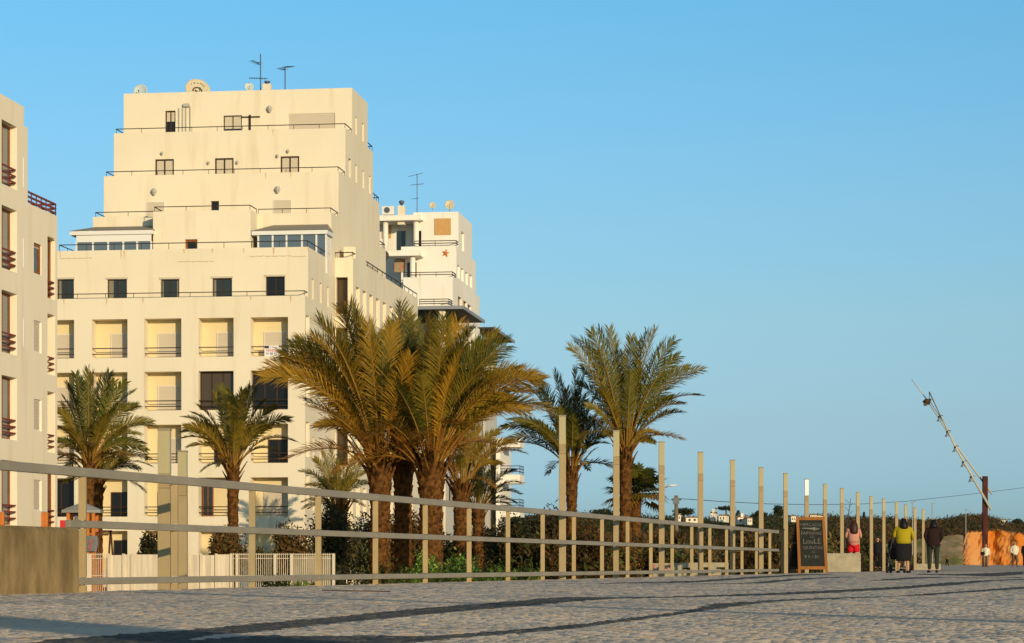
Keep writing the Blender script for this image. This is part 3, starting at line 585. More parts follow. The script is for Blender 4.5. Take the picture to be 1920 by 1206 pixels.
q = MB(); q.box(C.x(739, 2), C.x(758.5, 2), 2.1, 2.19, C.z(511, -8, 2), C.z(487, -8, 2)); q.build('mural', M['mural'], wb)
st = empty('starfish_ornament', world(C, C.x(836, 2.2), 2.1, C.z(475, -1, 2.2)), -TH, 'orange starfish ornament on the white wall of the block behind', 'wall ornament')
q = MB(); R = .38; pts = [((R if i % 2 == 0 else R*.36)*math.sin(i*math.pi/5+.2), (R if i % 2 == 0 else R*.36)*math.cos(i*math.pi/5+.2)) for i in range(10)]
for i in range(10): a, b = pts[i], pts[(i+1) % 10]; q.face([(0, -.1, 0), (a[0], 0, a[1]), (b[0], 0, b[1])]); q.face([(a[0], 0, a[1]), (a[0], .09, a[1]), (b[0], .09, b[1]), (b[0], 0, b[1])])
q.build('arms', M['star'], st)
ac = empty('air_conditioner', world(C, C.x(727.5, 3.2), 3.2, C.z(403, -8, 3.2)), -TH, 'white air conditioner with round fan on the porch roof', 'air conditioner')
q = MB(); q.box(-.6, .55, 0, .5, 0, .8); q.build('casing', M['whiteframe'], ac, bevel=.03); q = MB(); q.tube([(-.1, -.03, .42), (-.1, -.005, .42)], .28, 20); q.build('fan', M['antenna'], ac)
chimney(753, 376, 402, 13, 229, 'white chimney with cowl on the block behind, beside the porch')
dish(843, 384, 9, 236, 'dishm', 'round pale dish on the right of the white roof behind', 10, 0); dish(811, 385, 6, 236, 'dishm', 'small pale dish on the white roof behind, left of the rounder one', 10, 0)
pp = empty('potted_palm', world(C, C.x(752, 2.7), 2.9, zB-.9), -TH, 'small potted palm on the porch terrace of the white block behind', 'potted plant')
q = MB(); q.tube([(0, 0, 0), (0, 0, 3.6)], [.09, .06], 8); q.build('trunk', M['bark'], pp)
q = MB(); q.cv = (.03, .04, .015)
for i in range(12):
    a = i*2.4; c_, s__ = math.cos(a), math.sin(a); P_ = [(c_*t*1.0, s__*t*1.0, 3.6+.75*t-.9*t*t) for t in (0, .35, .7, 1)]
    for u, v in zip(P_[:-1], P_[1:]): q.face([(u[0]-s__*.13, u[1]+c_*.13, u[2]-.05), u, v, (v[0]-s__*.08, v[1]+c_*.08, v[2]-.05)]); q.face([(u[0]+s__*.13, u[1]-c_*.13, u[2]-.05), u, v, (v[0]+s__*.08, v[1]-c_*.08, v[2]-.05)])
q.build('crown', M['leaf'], pp)
q = MB(); q.loft([(0, 0, 0, .22, .22), (0, 0, .5, .3, .3)], 14); q.build('pot', M['tile'], pp)
# ------------------------------------------------------------------ canopy building
K = Frame(868, 185)
kb = K.root('canopy_building', 'grey block with dark flat roof canopies mostly hidden by the palms', 'building')
zk = 19.7-LOW; xk = K.x(826, 0)
m = MB(); hk = [(4+4.4*i+(1.2 if i == 1 else 0), 6.2+4.4*i+(1.2 if i == 1 else 0), zk-1.2-3*j-1.5, zk-1.2-3*j, .3) for i in range(5) for j in range(5)]
wall(m, side(xk), 1.5, 9, 0, zk-2.9, [h for h in hk if h[3] < zk-3]); wall(m, side(xk), 9, 31, 0, zk-.5, [h for h in hk if h[0] > 9.1 or h[1] < 8.9]); wall(m, front(1.5), K.x(700, 1.5), xk, 0, zk-2.9); wall(m, front(9), K.x(700, 9), xk, zk-2.9, zk-.3); m.face([(K.x(700), 1.5, zk-3.8), (xk, 1.5, zk-3.8), (xk, 9, zk-3.8), (K.x(700), 9, zk-3.8)])
m.face([(K.x(700), 31, 0), (xk, 31, 0), (xk, 31, zk-.5), (K.x(700), 31, zk-.5)]); m.build('wall', M['greyw'], kb)
for h in hk: window(kb, side(xk), *h[:4], .28, 'bronze', 'darkglass', 1)
m = MB(); m.box(K.x(700), 0, 0, 11.2, zk-.15, zk); m.build('canopy', [M['canopy']], kb); m = MB(); m.box(K.x(700)-.02, .05, -.05, -.002, zk-.2, zk+.05); m.box(.002, .06, 0, 11.3, zk-.2, zk+.05); m.build('canopy_edge', M['canopyedge'], kb)
m = MB(); m.box(K.x(830), .2, 15.3, 28, zk-.25, zk-.1); m.build('canopy', M['canopy'], kb); m = MB(); m.box(.203, .26, 15.2, 28.1, zk-.3, zk-.05); m.build('canopy_edge', M['canopyedge'], kb)
m = MB(); m.box(xk+.003, -.9, 12, 15, zk-4, zk-.3); m.build('service_block', M['white'], kb)
for px in (825.5, 832): m = MB(); x_ = K.x(px, .6); m.tube([(x_, .6, 0), (x_, .6, zk-.16)], .16, 10); m.build('column', M['cream'], kb, True)
m = MB(); m.box(K.x(930, 26), K.x(938, 26)-.003, 26, 33, 0, K.z(822, 0, 26)); m.build('end_tower', M['white'], kb)
for py in (822, 890, 953):
    z1 = K.z(py, 0, 26); x1 = K.x(975, 26)
    m = MB(); m.box(K.x(938, 26), x1, 26, 29, z1-.75, z1); m.build('balcony', M['white'], kb)
    if py > 830: railing(kb, [(K.x(938, 26), 26.1), (x1-.06, 26.1), (x1-.06, 28.9)], z1, .75, .03, .9, n=3, gap=.25, name='balcony_railing')
# ------------------------------------------------------------------ pale building at the left edge
A_ = Frame(0, 82.2)
lb = A_.root('left_apartment_building', 'pale apartment block with red balcony rails at the left edge', 'building')
f = side(0)
vy = lambda px: A_.y(px, 0)
zz = lambda py, px: A_.z(py, 0, vy(px))
vE = vy(107.5)
big = [(vy(3), vy(32), zz(yb, 32), zz(yt, 4), .30) for yt, yb in ((224, 357), (384, 512), (543, 667), (703, 826), (862, 985))]
big2 = [(a-3.8, b-3.8, c, d, e_) for a, b, c, d, e_ in big]
small = [(vy(63.5), vy(78), zz(yb, 70), zz(yt, 70), .12) for yt, yb in ((457, 514), (602, 661), (749, 808), (900, 958))]
endw = [(vy(89), vy(103.5), zz(yb, 100), zz(yt, 90), dd) for yt, yb, dd in ((443, 562, .22), (588, 704, .6), (734, 849, .6), (879, 990, .2))]
zTop, zMid, zTer = zz(175, 0), zz(238, 48), zz(381, 52)
v1_, v2_ = vy(45), vy(52)
m = MB(); wall(m, f, -25, v1_, 0, zTop, big+big2); wall(m, f, v1_, v2_, 0, zMid); wall(m, f, v2_, vE, 0, zTer, small+endw)
m.face([(0, v1_, zMid), (-8, v1_, zMid), (-8, v1_, zTop), (0, v1_, zTop)]); m.face([(0, v2_, zTer), (-8, v2_, zTer), (-8, v2_, zMid), (0, v2_, zMid)]); m.face([(0, vE, 0), (-12, vE, 0), (-12, vE, zTer), (0, vE, zTer)])
m.face([(0, -25, zTop), (-12, -25, zTop), (-12, v1_, zTop), (0, v1_, zTop)]); m.face([(0, v1_, zMid), (-12, v1_, zMid), (-12, v2_, zMid), (0, v2_, zMid)]); m.face([(0, v2_, zTer-.9), (-12, v2_, zTer-.9), (-12, vE, zTer-.9), (0, vE, zTer-.9)])
m.face([(-12, -25, 0), (-12, -25, zTop), (-12, vE, zTop), (-12, vE, 0)]); m.face([(0, -25, 0), (-12, -25, 0), (-12, -25, zTop), (0, -25, zTop)])
m.build('wall', M['left'], lb)
for i, h in enumerate(big+big2):
    window(lb, f, h[0], h[1], h[2], h[3], h[4]-.002, 'wood', 'bluegrey', 1, .07, name='balcony_door')
    q = MB()
    for z_ in (.62, .40, .18): q.bar((-.03, h[0], h[2]+z_+.05), (-.03, h[1]-.1, h[2]+z_+.05), .05); q.bar((-.03, h[1]-.1, h[2]+z_+.05), (-h[4]+.06, h[1]-.1, h[2]+z_+.05), .05)
    q.build('balcony_railing', M['redrail'], lb)
for i, h in enumerate(small): window(lb, f, *h[:4], .1, 'wood' if i == 0 else 'whiteframe', 'brownglass', 0, .1 if i == 0 else .04, .15 if i == 0 else 1)
for i, h in enumerate(endw):
    window(lb, f, *h[:4], h[4]-.002, 'wood', 'brownglass', 1, .08, name='balcony_door'); q = MB()
    for z_ in (.62, .42, .22): q.bar((-.03, h[0], h[2]+z_), (-.03, h[1]-.06, h[2]+z_), .045); q.bar((-.03, h[1]-.06, h[2]+z_), (-.2, h[1]-.06, h[2]+z_), .045)
    q.build('balcony_railing', M['redrail'], lb)
railing(lb, [(-.05, v2_), (-.05, vE-.05), (-2.5, vE-.05)], zTer, .42, .03, .55, 'redrail', 3, gap=.16)
for px, ya, yb in ((44, 296, 352), (44, 448, 502), (44, 597, 650)): q = MB(); q.box(.003, .02, vy(px)-.03, vy(px)+.03, zz(yb, px), zz(ya, px)); q.build('drain_slot', M['whiteframe'], lb)
# ------------------------------------------------------------------ promenade railing
rz = math.atan2(-(2165-CX), F)
rl = empty('promenade_railing', (RL(21.5), 21.5, 0), 0, 'long grey three-bar railing on square posts along the promenade edge', 'railing')
def rp(D, dx=0): return (RL(D)-RL(21.5)+dx, D-21.5)
for zc, d0, h_ in ((1.055, 12, .080), (.60, 21.2, .066), (.10, 21.2, .062)):
    q = MB(); q.bar((*rp(d0), zc), (*rp(61.2), zc), .05, h_); q.build('rail', M['railbar'], rl, bevel=.006)
for n_ in range(-3, 20):
    D = 21.5+2.02*n_; q = MB(); x_, y_ = rp(D)
    for za, zb in ((0, .0645), (.1355, .562), (.638, 1.012)): q.box(x_-.032, x_+.032, y_-.03, y_+.03, za if n_ >= 0 or za > .2 else .3, zb)
    if n_ >= 0: q.box(x_-.075, x_+.075, y_-.07, y_+.07, .001, .012)
    if n_ >= 0: o = q.build('post', M['post'], rl)
    if n_ >= 0:
        b = MB()
        for zc in (1.055, .6, .1):
            for dx in (-.014, .014): b.tube([(x_+dx, y_-.05, zc), (x_+dx, y_-.02, zc)], .008, 6)
        b.build('bolts', M['metal'], o)
# concrete wall at left
q = MB(); c = [rp(5, .06), rp(21.25, .06)]
n_ = 40; rg = random.Random(3)
cw = empty('concrete_wall', (RL(18), 18, 0), 0, 'low rough concrete wall carrying the near end of the railing', 'wall')
mb = MB(); d = Vector((RL(21.2)-RL(4), 17.2, 0)).normalized(); sdn = Vector((-d.y, d.x, 0))
a = Vector((RL(4)-RL(18)+.10, -14, -1)); b = Vector((RL(21.2)-RL(18)+.10, 3.2, -1)); mbv = []
prof = [(0, 0), (0, 1.53), (.03, 1.565), (.32, 1.565), (.35, 1.53), (.35, 0)]
for p in (a, b): mbv += [p+sdn*u+Vector((0, 0, h)) for u, h in prof]
k6 = len(prof); mb.mesh(mbv, [(i, (i+1) % k6, k6+(i+1) % k6, k6+i) for i in range(k6)]+[tuple(range(k6)), tuple(range(2*k6-1, k6-1, -1))])
mb.build('wall_body', M['concrete'], cw)
# ------------------------------------------------------------------ lamp columns
def column_parts(e, w_, H, glow='diffuser'):
    q = MB(); q.box(-w_/2, w_/2, -w_/2, w_/2, 0, H-.62); q.build('shaft', M['column'], e, bevel=.004)
    q = MB()
    for i in range(6): z_ = H-.615+i*.024; q.box(-w_/2-.002, w_/2+.002, -w_/2-.002, w_/2+.002, z_, z_+.014)
    q.box(-w_/2+.008, w_/2-.008, -w_/2+.008, w_/2-.008, H-.618, H-.47); q.build('louvre', M['post'], e)
    q = MB(); q.box(-w_/2+.002, w_/2-.002, -w_/2+.002, w_/2-.002, H-.468, H-.022); q.build('diffuser', M[glow], e)
    q = MB(); q.box(-w_/2-.003, w_/2+.003, -w_/2-.003, w_/2+.003, H-.02, H); q.build('cap', M['railbar'], e)
CW = .112
tops = [(1054.5,779),(1155.5,807),(1240.5,828),(1313.5,847),(1373.5,862),(1427,876),(1473,887),(1512.5,898),(1547,907),(1578.5,915),(1608.5,923),(1633.5,930),(1657,935),(1681,941),(1698,946),(1715.5,951),(1731,955)]
proto = empty('lamp_column', label='slim square lamp column', cat='lamp column', group='lamp columns along the promenade'); column_parts(proto, CW, 2.65)
ordn = ['first','second','third','fourth','fifth','sixth','seventh','eighth','ninth','tenth','eleventh','twelfth','thirteenth','fourteenth','fifteenth','sixteenth','seventeenth']
for i, (px, py) in enumerate(tops):
    D = 2.40*F/(HY-py); o = proto if i == 0 else None
    if i == 7:
        o = empty('lamp_column', group='lamp columns along the promenade', cat='lamp column'); column_parts(o, CW, 2.65, 'whitediff')
    elif i: o = copy_tree(proto)
    o.location = (W(px, D), D, 0); o.rotation_euler = (0, 0, rnd.uniform(-.01, .01))
    o['label'] = 'slim square lamp column, %s from the near end of the straight row right of the palms' % ordn[i] if i != 7 else 'slim square lamp column with clean white head behind the chalkboard'
for px, py, D, lab, w_ in ((308.5, 804, 25.5, 'thick looking square lamp column behind the railing, taller of the near pair', .128), (342.5, 845, 33.5, 'square lamp column behind the railing, shorter of the near pair', .126)):
    o = empty('lamp_column', (W(px, D), D, LOW), 0, lab, 'lamp column', 'lamp columns along the promenade'); column_parts(o, w_, Z(py, D)-LOW)
# ------------------------------------------------------------------ palms
def mixc(a, b, t): return tuple(a[i]*(1-t)+b[i]*t for i in range(3))
GREEN, GOLD, DRY, DEEP = (.125,.125,.016), (.48,.25,.018), (.32,.13,.018), (.022,.035,.010)
def frond(m, P0, C_, P1, R, lw, tint, nl, width=.035, twist=0, petiole=.27):
    P0, C_, P1 = Vector(P0), Vector(C_), Vector(P1); L = (P1-P0).length
    def pt(t): return P0*(1-t)**2+C_*2*t*(1-t)+P1*t*t
    def tg(t): return ((C_-P0)*(1-t)+(P1-C_)*t).normalized()
    ks = 9; m.mi = 1; m.cv = mixc(tint, (.42,.21,.04), .7)
    m.tube([pt(i/ks) for i in range(ks+1)], [R*(1-.85*i/ks) for i in range(ks+1)], 4, False)
    m.mi = 0
    base = None
    for i in range(nl):
        u = i/(nl-1); t = petiole+(1-petiole)*u*.99; p = pt(t); g = tg(t)
        sd = g.cross(Vector((0, 0, 1)))
        if sd.length < .15: sd = g.cross(Vector((.3, 1, 0)))
        sd.normalize(); sd = Matrix.Rotation(twist, 3, g) @ sd; up = sd.cross(g)
        prof = (.35+.65*min(1, u*4))*(1-.5*(max(0, u-.55)/.45)**1.3)
        ang = math.radians(62-34*u)
        for s_ in (-1, 1):
            l = lw*prof*m.r.uniform(.85, 1.12); aa = ang+m.r.uniform(-.12, .12); vv = m.r.uniform(.0, .5)
            d = (g*math.cos(aa)+sd*s_*math.sin(aa)*math.cos(vv)+up*math.sin(aa)*math.sin(vv)).normalized()
            e1 = p+d*l*.5; tip = p+d*l+Vector((0, 0, -l*m.r.uniform(.0, .2)))
            wv = (g-d*g.dot(d)); wv = wv.normalized()*width/2 if wv.length > .05 else up*width/2
            k = m.r.uniform(.8, 1.25); c = tuple(min(1, q*k) for q in tint)
            n = len(m.v); m.v += [tuple(p-wv*.5), tuple(p+wv*.5), tuple(e1+wv), tuple(tip), tuple(e1-wv)]; m.c += [c]*5
            m.f.append((n, n+1, n+2, n+4)); m.m.append(0); m.f.append((n+4, n+2, n+3)); m.m.append(0)
def palm(px, D, ytop, wpx, tips, label, seed, extra=14, gold=.5, nl=70, z0=LOW, lean=0, lw=None, Rr=None, dead=0, name='date_palm', leafw=.036, group='date palms in front of the flats', boots=1.0):
    r = random.Random(seed); s = D/F; x0 = W(px, D); H = Z(ytop, D)-z0; R = wpx*s/2
    e = empty(name, (x0, D, z0), 0, label, 'palm tree', group); lk = .18 if gold > .8 or px == 756 else .145
    if lk < .17: extra = int(extra*.75); gold *= .8
    # trunk: tapered, ringed with old leaf bases
    t = MB(); n = 18; rows_ = max(10, int(H/.12)); vs = []; fs = []
    for i in range(rows_+1):
        u = i/rows_; z_ = H*u; rr = R*(1.0-.14*u if u < .7 else .90+.28*(u-.7)/.3)*(1+.05*math.sin(i*2.1))
        for j in range(n):
            a = 2*math.pi*j/n; k = 1+.09*math.sin(3*a+i*1.9)*math.cos(5*a-i*1.1)+r.uniform(-.035, .035)
            vs.append((lean*u*u+rr*k*math.cos(a), rr*k*math.sin(a), z_))
    for i in range(rows_):
        for j in range(n): fs.append((i*n+j, i*n+(j+1) % n, (i+1)*n+(j+1) % n, (i+1)*n+j))
    fs.append(tuple(rows_*n+j for j in range(n))); t.mesh(vs, fs)
    nb = int(H/.052*boots)
    for i in range(nb):
        u = i/nb; a = i*2.39996; z_ = H*u+.02; rr = R*(1.0-.14*u if u < .7 else .90+.28*(u-.7)/.3)
        ll = R*(.25+.3*u**2+(1.3 if u > .84 else 0)*r.uniform(.3, 1))*r.uniform(.7, 1.25); ww = R*.3
        o_ = Vector((math.cos(a), math.sin(a), 0)); td = Vector((-math.sin(a), math.cos(a), 0)); b_ = Vector((lean*u*u, 0, z_))+o_*rr*.96
        out = .45 if u < .88 else .8; tp = b_+o_*ll*out+Vector((0, 0, ll*1.1))
        t.mesh([b_-td*ww, b_+td*ww, b_-Vector((0, 0, .1))*1+o_*R*.1, tp-td*ww*.45, tp+td*ww*.45, tp-o_*R*.12], [(0,2,4,3),(2,1,4),(0,3,5),(1,5,4),(3,4,5),(2,1,4)])
    t.build('trunk', M['trunk'], e)
    m = MB(); m.cv = GREEN; m.r = r
    top = Vector((lean, 0, H)); lens = []
    def fr(tp, yoff, tint, w_=1):
        T = Vector(((tp[0]-px)*s, yoff, Z(tp[1], D+yoff)-z0)); v = T-top; L = v.length
        if abs(yoff) > 0: T.x = W(tp[0], D+yoff)-x0; v = T-top
        hor = Vector((v.x, v.y, 0)); h = hor.length
        bulge = .40*h+.03*L
        Cc = top+v*.5+Vector((0, 0, bulge))-hor*.10
        o_ = hor.normalized() if h > .01 else Vector((0, -1, 0)); P0 = top+o_*R*.55-Vector((0, 0, r.uniform(0, .25)))
        frond(m, P0, Cc, T, .045*(L/4)**.5*w_, (lw or lk*L+.12), tint, nl, leafw, r.uniform(-1.15, 1.15))
        lens.append(L)
    for i, tp in enumerate(tips):
        L_ = math.hypot(tp[0]-px, tp[1]-ytop)*s
        for rep in range(2 if gold > .8 or px == 756 else 1):
            g = r.random(); lift = max(0, min(1, (ytop-tp[1])/(wpx*5)))
            tint = mixc(GREEN, GOLD, min(1, max(0, gold*(.2+1.0*g)+(.45-.85*lift)*gold))) if g > .15 else mixc(DEEP, GREEN, r.random())
            tt = (tp[0]+r.uniform(-6, 6)*rep, tp[1]+r.uniform(-2, 9)*rep)
            fr(tt, r.uniform(-.45, .45)*L_ if rep else r.uniform(-.25, .25)*L_, tint)
    ml = sum(lens)/len(lens)
    for i in range(extra):
        a = 2*math.pi*(i+r.random())/extra; elv = math.radians(r.choice((8, 25, 40, 55, 70, 80))+r.uniform(-8, 8)); L = ml*r.uniform(.75, 1.0)
        v = Vector((math.cos(a)*math.cos(elv)*.8, math.sin(a)*math.cos(elv), math.sin(elv)))*L; v.z -= .12*L*math.cos(elv)
        hor = Vector((v.x, v.y, 0)); T = top+v; Cc = top+v*.45+Vector((0, 0, .28*hor.length))
        tint = mixc(GREEN, GOLD, gold*r.uniform(.2, 1.2)) if r.random() > .25 else mixc(DEEP, GREEN, r.random())
        if elv < .4: tint = mixc(tint, DRY, gold*.8)
        frond(m, top+hor.normalized()*R*.5-Vector((0, 0, r.uniform(0, .3))), Cc, T, .04, (lw or lk*L+.1), tint, int(nl*.8), leafw, r.uniform(-.5, .5))
    for i in range(dead):   # dry stalks low in the crown
        a = 2*math.pi*r.random(); L = ml*r.uniform(.3, .6); v = Vector((math.cos(a)*L*.8, math.sin(a)*L*.8, L*r.uniform(.25, .8)))
        frond(m, top+Vector((math.cos(a), math.sin(a), 0))*R*.8-Vector((0, 0, .35)), top+v*.6+Vector((0, 0, .1)), top+v, .035, .22, DRY, 22, .03, 0, .35)
    m.build('crown', [M['frond'], M['frond']], e)
    return e
palm(713, 88, 868, 40, [(493,702),(507,686),(545,648),(560,640),(590,634),(600,600),(640,578),(655,572),(668,590),(690,606),(706,628),(597,796),(620,760),(560,700),(735,610),(760,640),(640,640),(530,665)], 'big golden date palm, leftmost trunk of the central clump', 11, 22, 1.0, 66, dead=20)
palm(756, 90, 862, 34, [(752,574),(763,590),(735,600),(778,606),(720,630),(800,640),(690,650),(845,660),(660,690)], 'big date palm in the middle of the central clump with upright fronds', 12, 16, .45, 62, dead=8)
palm(808, 87, 866, 46, [(800,600),(830,598),(858,606),(880,618),(905,640),(930,632),(948,640),(975,690),(1000,700),(1012,712),(1028,768),(990,770),(940,700),(900,690),(965,745),(1000,735),(925,668),(870,650),(780,650)], 'big golden date palm with thickest trunk, right in the central clump', 13, 22, 1.0, 66, dead=20)
palm(865, 97, 905, 30, [(845,800),(870,790),(900,800),(935,810),(965,830),(985,850),(825,840),(815,870),(940,870),(890,780),(960,800)], 'date palm with slimmer trunk just right of the thickest one', 14, 12, .7, 56, dead=5)
palm(897, 104, 952, 22, [(975,926),(978,906),(966,882),(935,868),(905,862),(880,880),(940,900),(915,855),(970,945),(855,900)], 'low young palm reaching right below the central clump', 15, 10, .3, 42)
palm(1072, 98, 874, 21, [(943,802),(955,788),(950,826),(978,800),(984,722),(998,705),(1012,730),(1040,698),(1050,710),(1080,690),(1095,705),(1130,770),(1146,815),(1140,832),(1120,740),(965,790),(1110,800),(1062,730)], 'dark green date palm behind the first tall lamp column of the row', 16, 22, .12, 62, dead=4)
palm(1173, 96, 838, 23, [(1068,652),(1078,640),(1092,640),(1108,622),(1122,618),(1142,617),(1150,640),(1184,632),(1196,640),(1212,622),(1228,618),(1246,640),(1264,640),(1272,668),(1290,690),(1316,694),(1314,742),(1282,757),(1260,745),(1240,815),(1228,830),(1090,690),(1085,720),(1120,660),(1100,760),(1250,700)], 'tall green date palm with open crown, rightmost of the date palms', 17, 18, .38, 62, dead=4)
palm(167, 96, 868, 19, [(142,702),(150,712),(165,692),(172,700),(190,705),(205,700),(215,715),(235,718),(250,735),(258,760),(285,792),(292,800),(270,832),(262,815),(118,745),(108,770),(100,800),(95,830),(125,720),(230,760),(275,845),(110,860)], 'date palm beside the left building with trunk behind a railing post', 18, 22, .45, 62, dead=5)
palm(184, 104, 900, 18, [(272,922),(262,880),(285,875),(240,860),(120,905),(130,880),(250,900),(200,850),(160,860)], 'dark smaller palm leaning beside the leftmost date palm', 19, 10, .3, 42)
palm(437, 92, 872, 21, [(344,782),(346,800),(342,822),(352,838),(372,762),(362,775),(400,738),(412,724),(425,730),(455,732),(470,725),(482,730),(496,752),(515,765),(542,786),(554,828),(520,846),(505,800),(340,810),(440,745)], 'date palm standing alone before the loggias of the tall flats', 20, 16, .4, 62, dead=4)
palm(634, 124, 946, 30, [(575,888),(562,884),(590,860),(603,846),(618,836),(636,850),(652,846),(672,852),(688,862),(690,884),(560,928),(694,906),(600,900),(670,900),(575,910)], 'short bushy palm in front of the corner of the tall flats', 21, 20, .35, 42)
# fan palm
def fan_palm(px, D, ytop, ybase, Rpx, label, seed):
    r = random.Random(seed); s = D/F; e = empty('fan_palm', (W(px, D), D, LOW), 0, label, 'palm tree'); H = Z(ytop, D)-LOW
    t = MB(); t.tube([(0, 0, 0), (0, 0, H*.5), (0, 0, H)], [.32, .26, .3], 12); t.build('trunk', M['trunk'], e)
    m = MB(); m.cv = GREEN; R = Rpx*s
    for i in range(46):
        a = i*2.4; elv = math.radians(r.uniform(-35, 80)); d = Vector((math.cos(a)*math.cos(elv), math.sin(a)*math.cos(elv), math.sin(elv))); st_ = R*r.uniform(.45, .6); c = Vector((0, 0, H))+d*st_
        m.cv = mixc(GREEN, DEEP, r.random()) if elv > 0 else mixc(GREEN, DRY, r.uniform(.2, .9))
        m.tube([(0, 0, H), tuple(c)], .02, 4, False)
        n_ = d; u = n_.cross(Vector((0, 0, 1))); u = u.normalized() if u.length > .1 else Vector((1, 0, 0)); w_ = u.cross(n_); k = 17
        for j in range(k):
            b = math.radians(-105+210*j/(k-1)); dr = (n_*math.cos(b)+u*math.sin(b)+w_*.15).normalized(); L = R*.52*(1-.2*abs(b)/2)*r.uniform(.9, 1.1)
            sd = (n_*-math.sin(b)+u*math.cos(b))*.075; mid = c+dr*L*.55; tip = c+dr*L+Vector((0, 0, -L*.3))
            m.face([c, mid-sd, tip, mid+sd])
    m.build('crown', M['frond'], e)
fan_palm(1192, 130, 925, 1040, 68, 'fan palm with stiff round leaves behind the rightmost date palm', 5)
# ------------------------------------------------------------------ shrubs and thickets
def leafcloud(m, r, c, rad, n, size, cols_, shell=.55, flat=False):
    for i in range(n):
        while True:
            v = Vector((r.gauss(0, 1), r.gauss(0, 1), r.gauss(0, 1)))
            if v.length > .01: break
        v.normalize(); q = shell+(1-shell)*r.random()**.7
        lump = 1+.22*math.sin(v.x*5+c[0])*math.cos(v.z*6+c[1])+.12*math.sin(v.y*9+v.x*7)
        p = Vector((c[0]+v.x*rad[0]*q*lump, c[1]+v.y*rad[1]*q*lump, c[2]+v.z*rad[2]*q*lump))
        a = Vector((r.uniform(-1, 1), r.uniform(-1, 1), r.uniform(-1, 1))).normalized(); b = a.cross(v+Vector((r.uniform(-.6,.6), r.uniform(-.6,.6), r.uniform(-.6,.6))))
        if b.length < .05: continue
        b.normalize(); s_ = size*r.uniform(.6, 1.4)
        t = r.random(); cc = mixc(cols_[0], cols_[1], t) if len(cols_) < 3 or r.random() > .25 else cols_[2]
        m.face([p-a*s_, p-b*s_*.4, p+a*s_, p+b*s_*.4], cc)
BROWN = ((.06,.032,.011), (.20,.095,.025), (.09,.09,.022))
OLIVE = ((.03,.035,.012), (.09,.085,.025), (.12,.08,.03))
def shrub(px, D, yt, wpx, label, seed, cols_=OLIVE, n=2600, size=.085, group='shrubs behind the railing', stem=True, yb=None):
    r = random.Random(seed); s = D/F; zt = Z(yt, D)-LOW; Rw = wpx*s/2
    e = empty('shrub', (W(px, D), D, LOW), r.uniform(0, 6), label, 'shrub', group); m = MB(); m.cv = cols_[0]
    zb = .25 if yb is None else Z(yb, D)-LOW
    hh = (zt-zb)/2
    leafcloud(m, r, (0, 0, zb+hh), (Rw*.85, Rw*.85, hh*.85), n//2, size, cols_, .3)
    for i in range(9):
        a = r.uniform(0, 6.28); q = r.uniform(.3, .62); leafcloud(m, r, (Rw*q*math.cos(a), Rw*q*math.sin(a), zb+hh*r.uniform(.6, 1.5)), (Rw*.42, Rw*.42, hh*.45), n//14, size, cols_, .4)
    m.build('foliage', M['leaf'], e)
    t = MB()
    for i in range(5): a = i*1.3; t.tube([(0, 0, 0), (Rw*.15*math.cos(a), Rw*.15*math.sin(a), zb+hh*.4), (Rw*.5*math.cos(a), Rw*.5*math.sin(a), zb+hh*1.3)], [.06, .045, .015], 6, False)
    t.build('stem', M['bark'], e)
    return e
shrub(287, 84, 990, 62, 'dark bush behind the fence beside the near lamp pair', 31, ((.02,.02,.008), (.05,.045,.015)), 2600)
shrub(430, 90, 972, 84, 'round brown clipped bush under the lone palm', 32, BROWN, 3600, .07)
shrub(545, 92, 970, 84, 'reddish brown bush left of the short bushy palm', 33, BROWN, 3200)
shrub(498, 80, 1020, 60, 'low dark bush behind the white mesh fence', 34, OLIVE, 1800)
shrub(625, 96, 930, 120, 'large open green bush below the short bushy palm', 35, OLIVE, 5200)
shrub(690, 106, 948, 90, 'tall dark bush between the short palm and the central clump', 36, OLIVE, 3600)
shrub(600, 74, 1035, 110, 'low dark bush at the right end of the white fence', 37, ((.02,.022,.01),(.05,.05,.018)), 3000)
shrub(770, 100, 940, 130, 'brown bush behind the trunks of the central clump', 38, BROWN, 4200)
shrub(1190, 110, 985, 120, 'brown bush under the fan palm', 40, BROWN, 4200)
shrub(1290, 100, 1012, 130, 'greenish grey bush above the graffiti bench', 41, ((.07,.075,.03),(.14,.13,.06)), 3600)
shrub(960, 92, 950, 120, 'dark conifer bush right of the low young palm', 42, ((.015,.02,.008),(.05,.05,.018)), 4600, .08)
shrub(1030, 108, 935, 130, 'spiky dark bush left of the dark green palm', 43, ((.025,.025,.01),(.09,.06,.02)), 5200, .1)
shrub(1115, 118, 955, 110, 'brown bush right of the dark green palm trunk', 44, BROWN, 4200)
# thickets
def thicket(name, items, cols_, label, seed, size, dens):
    r = random.Random(seed); m = MB(); m.cv = cols_[0]
    for px, D, yt, wpx in items:
        s = D/F; zt = Z(yt, D); h = max(.4, (zt-LOW)/2); Rw = wpx*s/2
        k0 = r.choice((.45, .7, 1, 1.5)); gs = r.uniform(.8, 1.5); cl = tuple((c[0]*k0, c[1]*k0*(gs if r.random() < .5 else 1), c[2]*k0) for c in cols_)
        leafcloud(m, r, (W(px, D), D, LOW+h), (Rw, Rw*.8, h), int(dens*Rw*h*1.6), size*r.uniform(.7, 1.4)*(D/100)**.5, cl, .35)
        for k_ in range(5): leafcloud(m, r, (W(px, D)+r.uniform(-.8, .8)*Rw, D+r.uniform(-.5, .5)*Rw, LOW+h*r.uniform(.9, 1.75)), (Rw*r.uniform(.2, .4), Rw*.35, h*r.uniform(.2, .45)), int(dens*Rw*h*.22), size*r.uniform(.7, 1.2)*(D/100)**.5, cl, .3)
    o = m.build(name, M['leaf']); tag(o, label, 'thicket', kind='stuff')
r = random.Random(77)
it = []
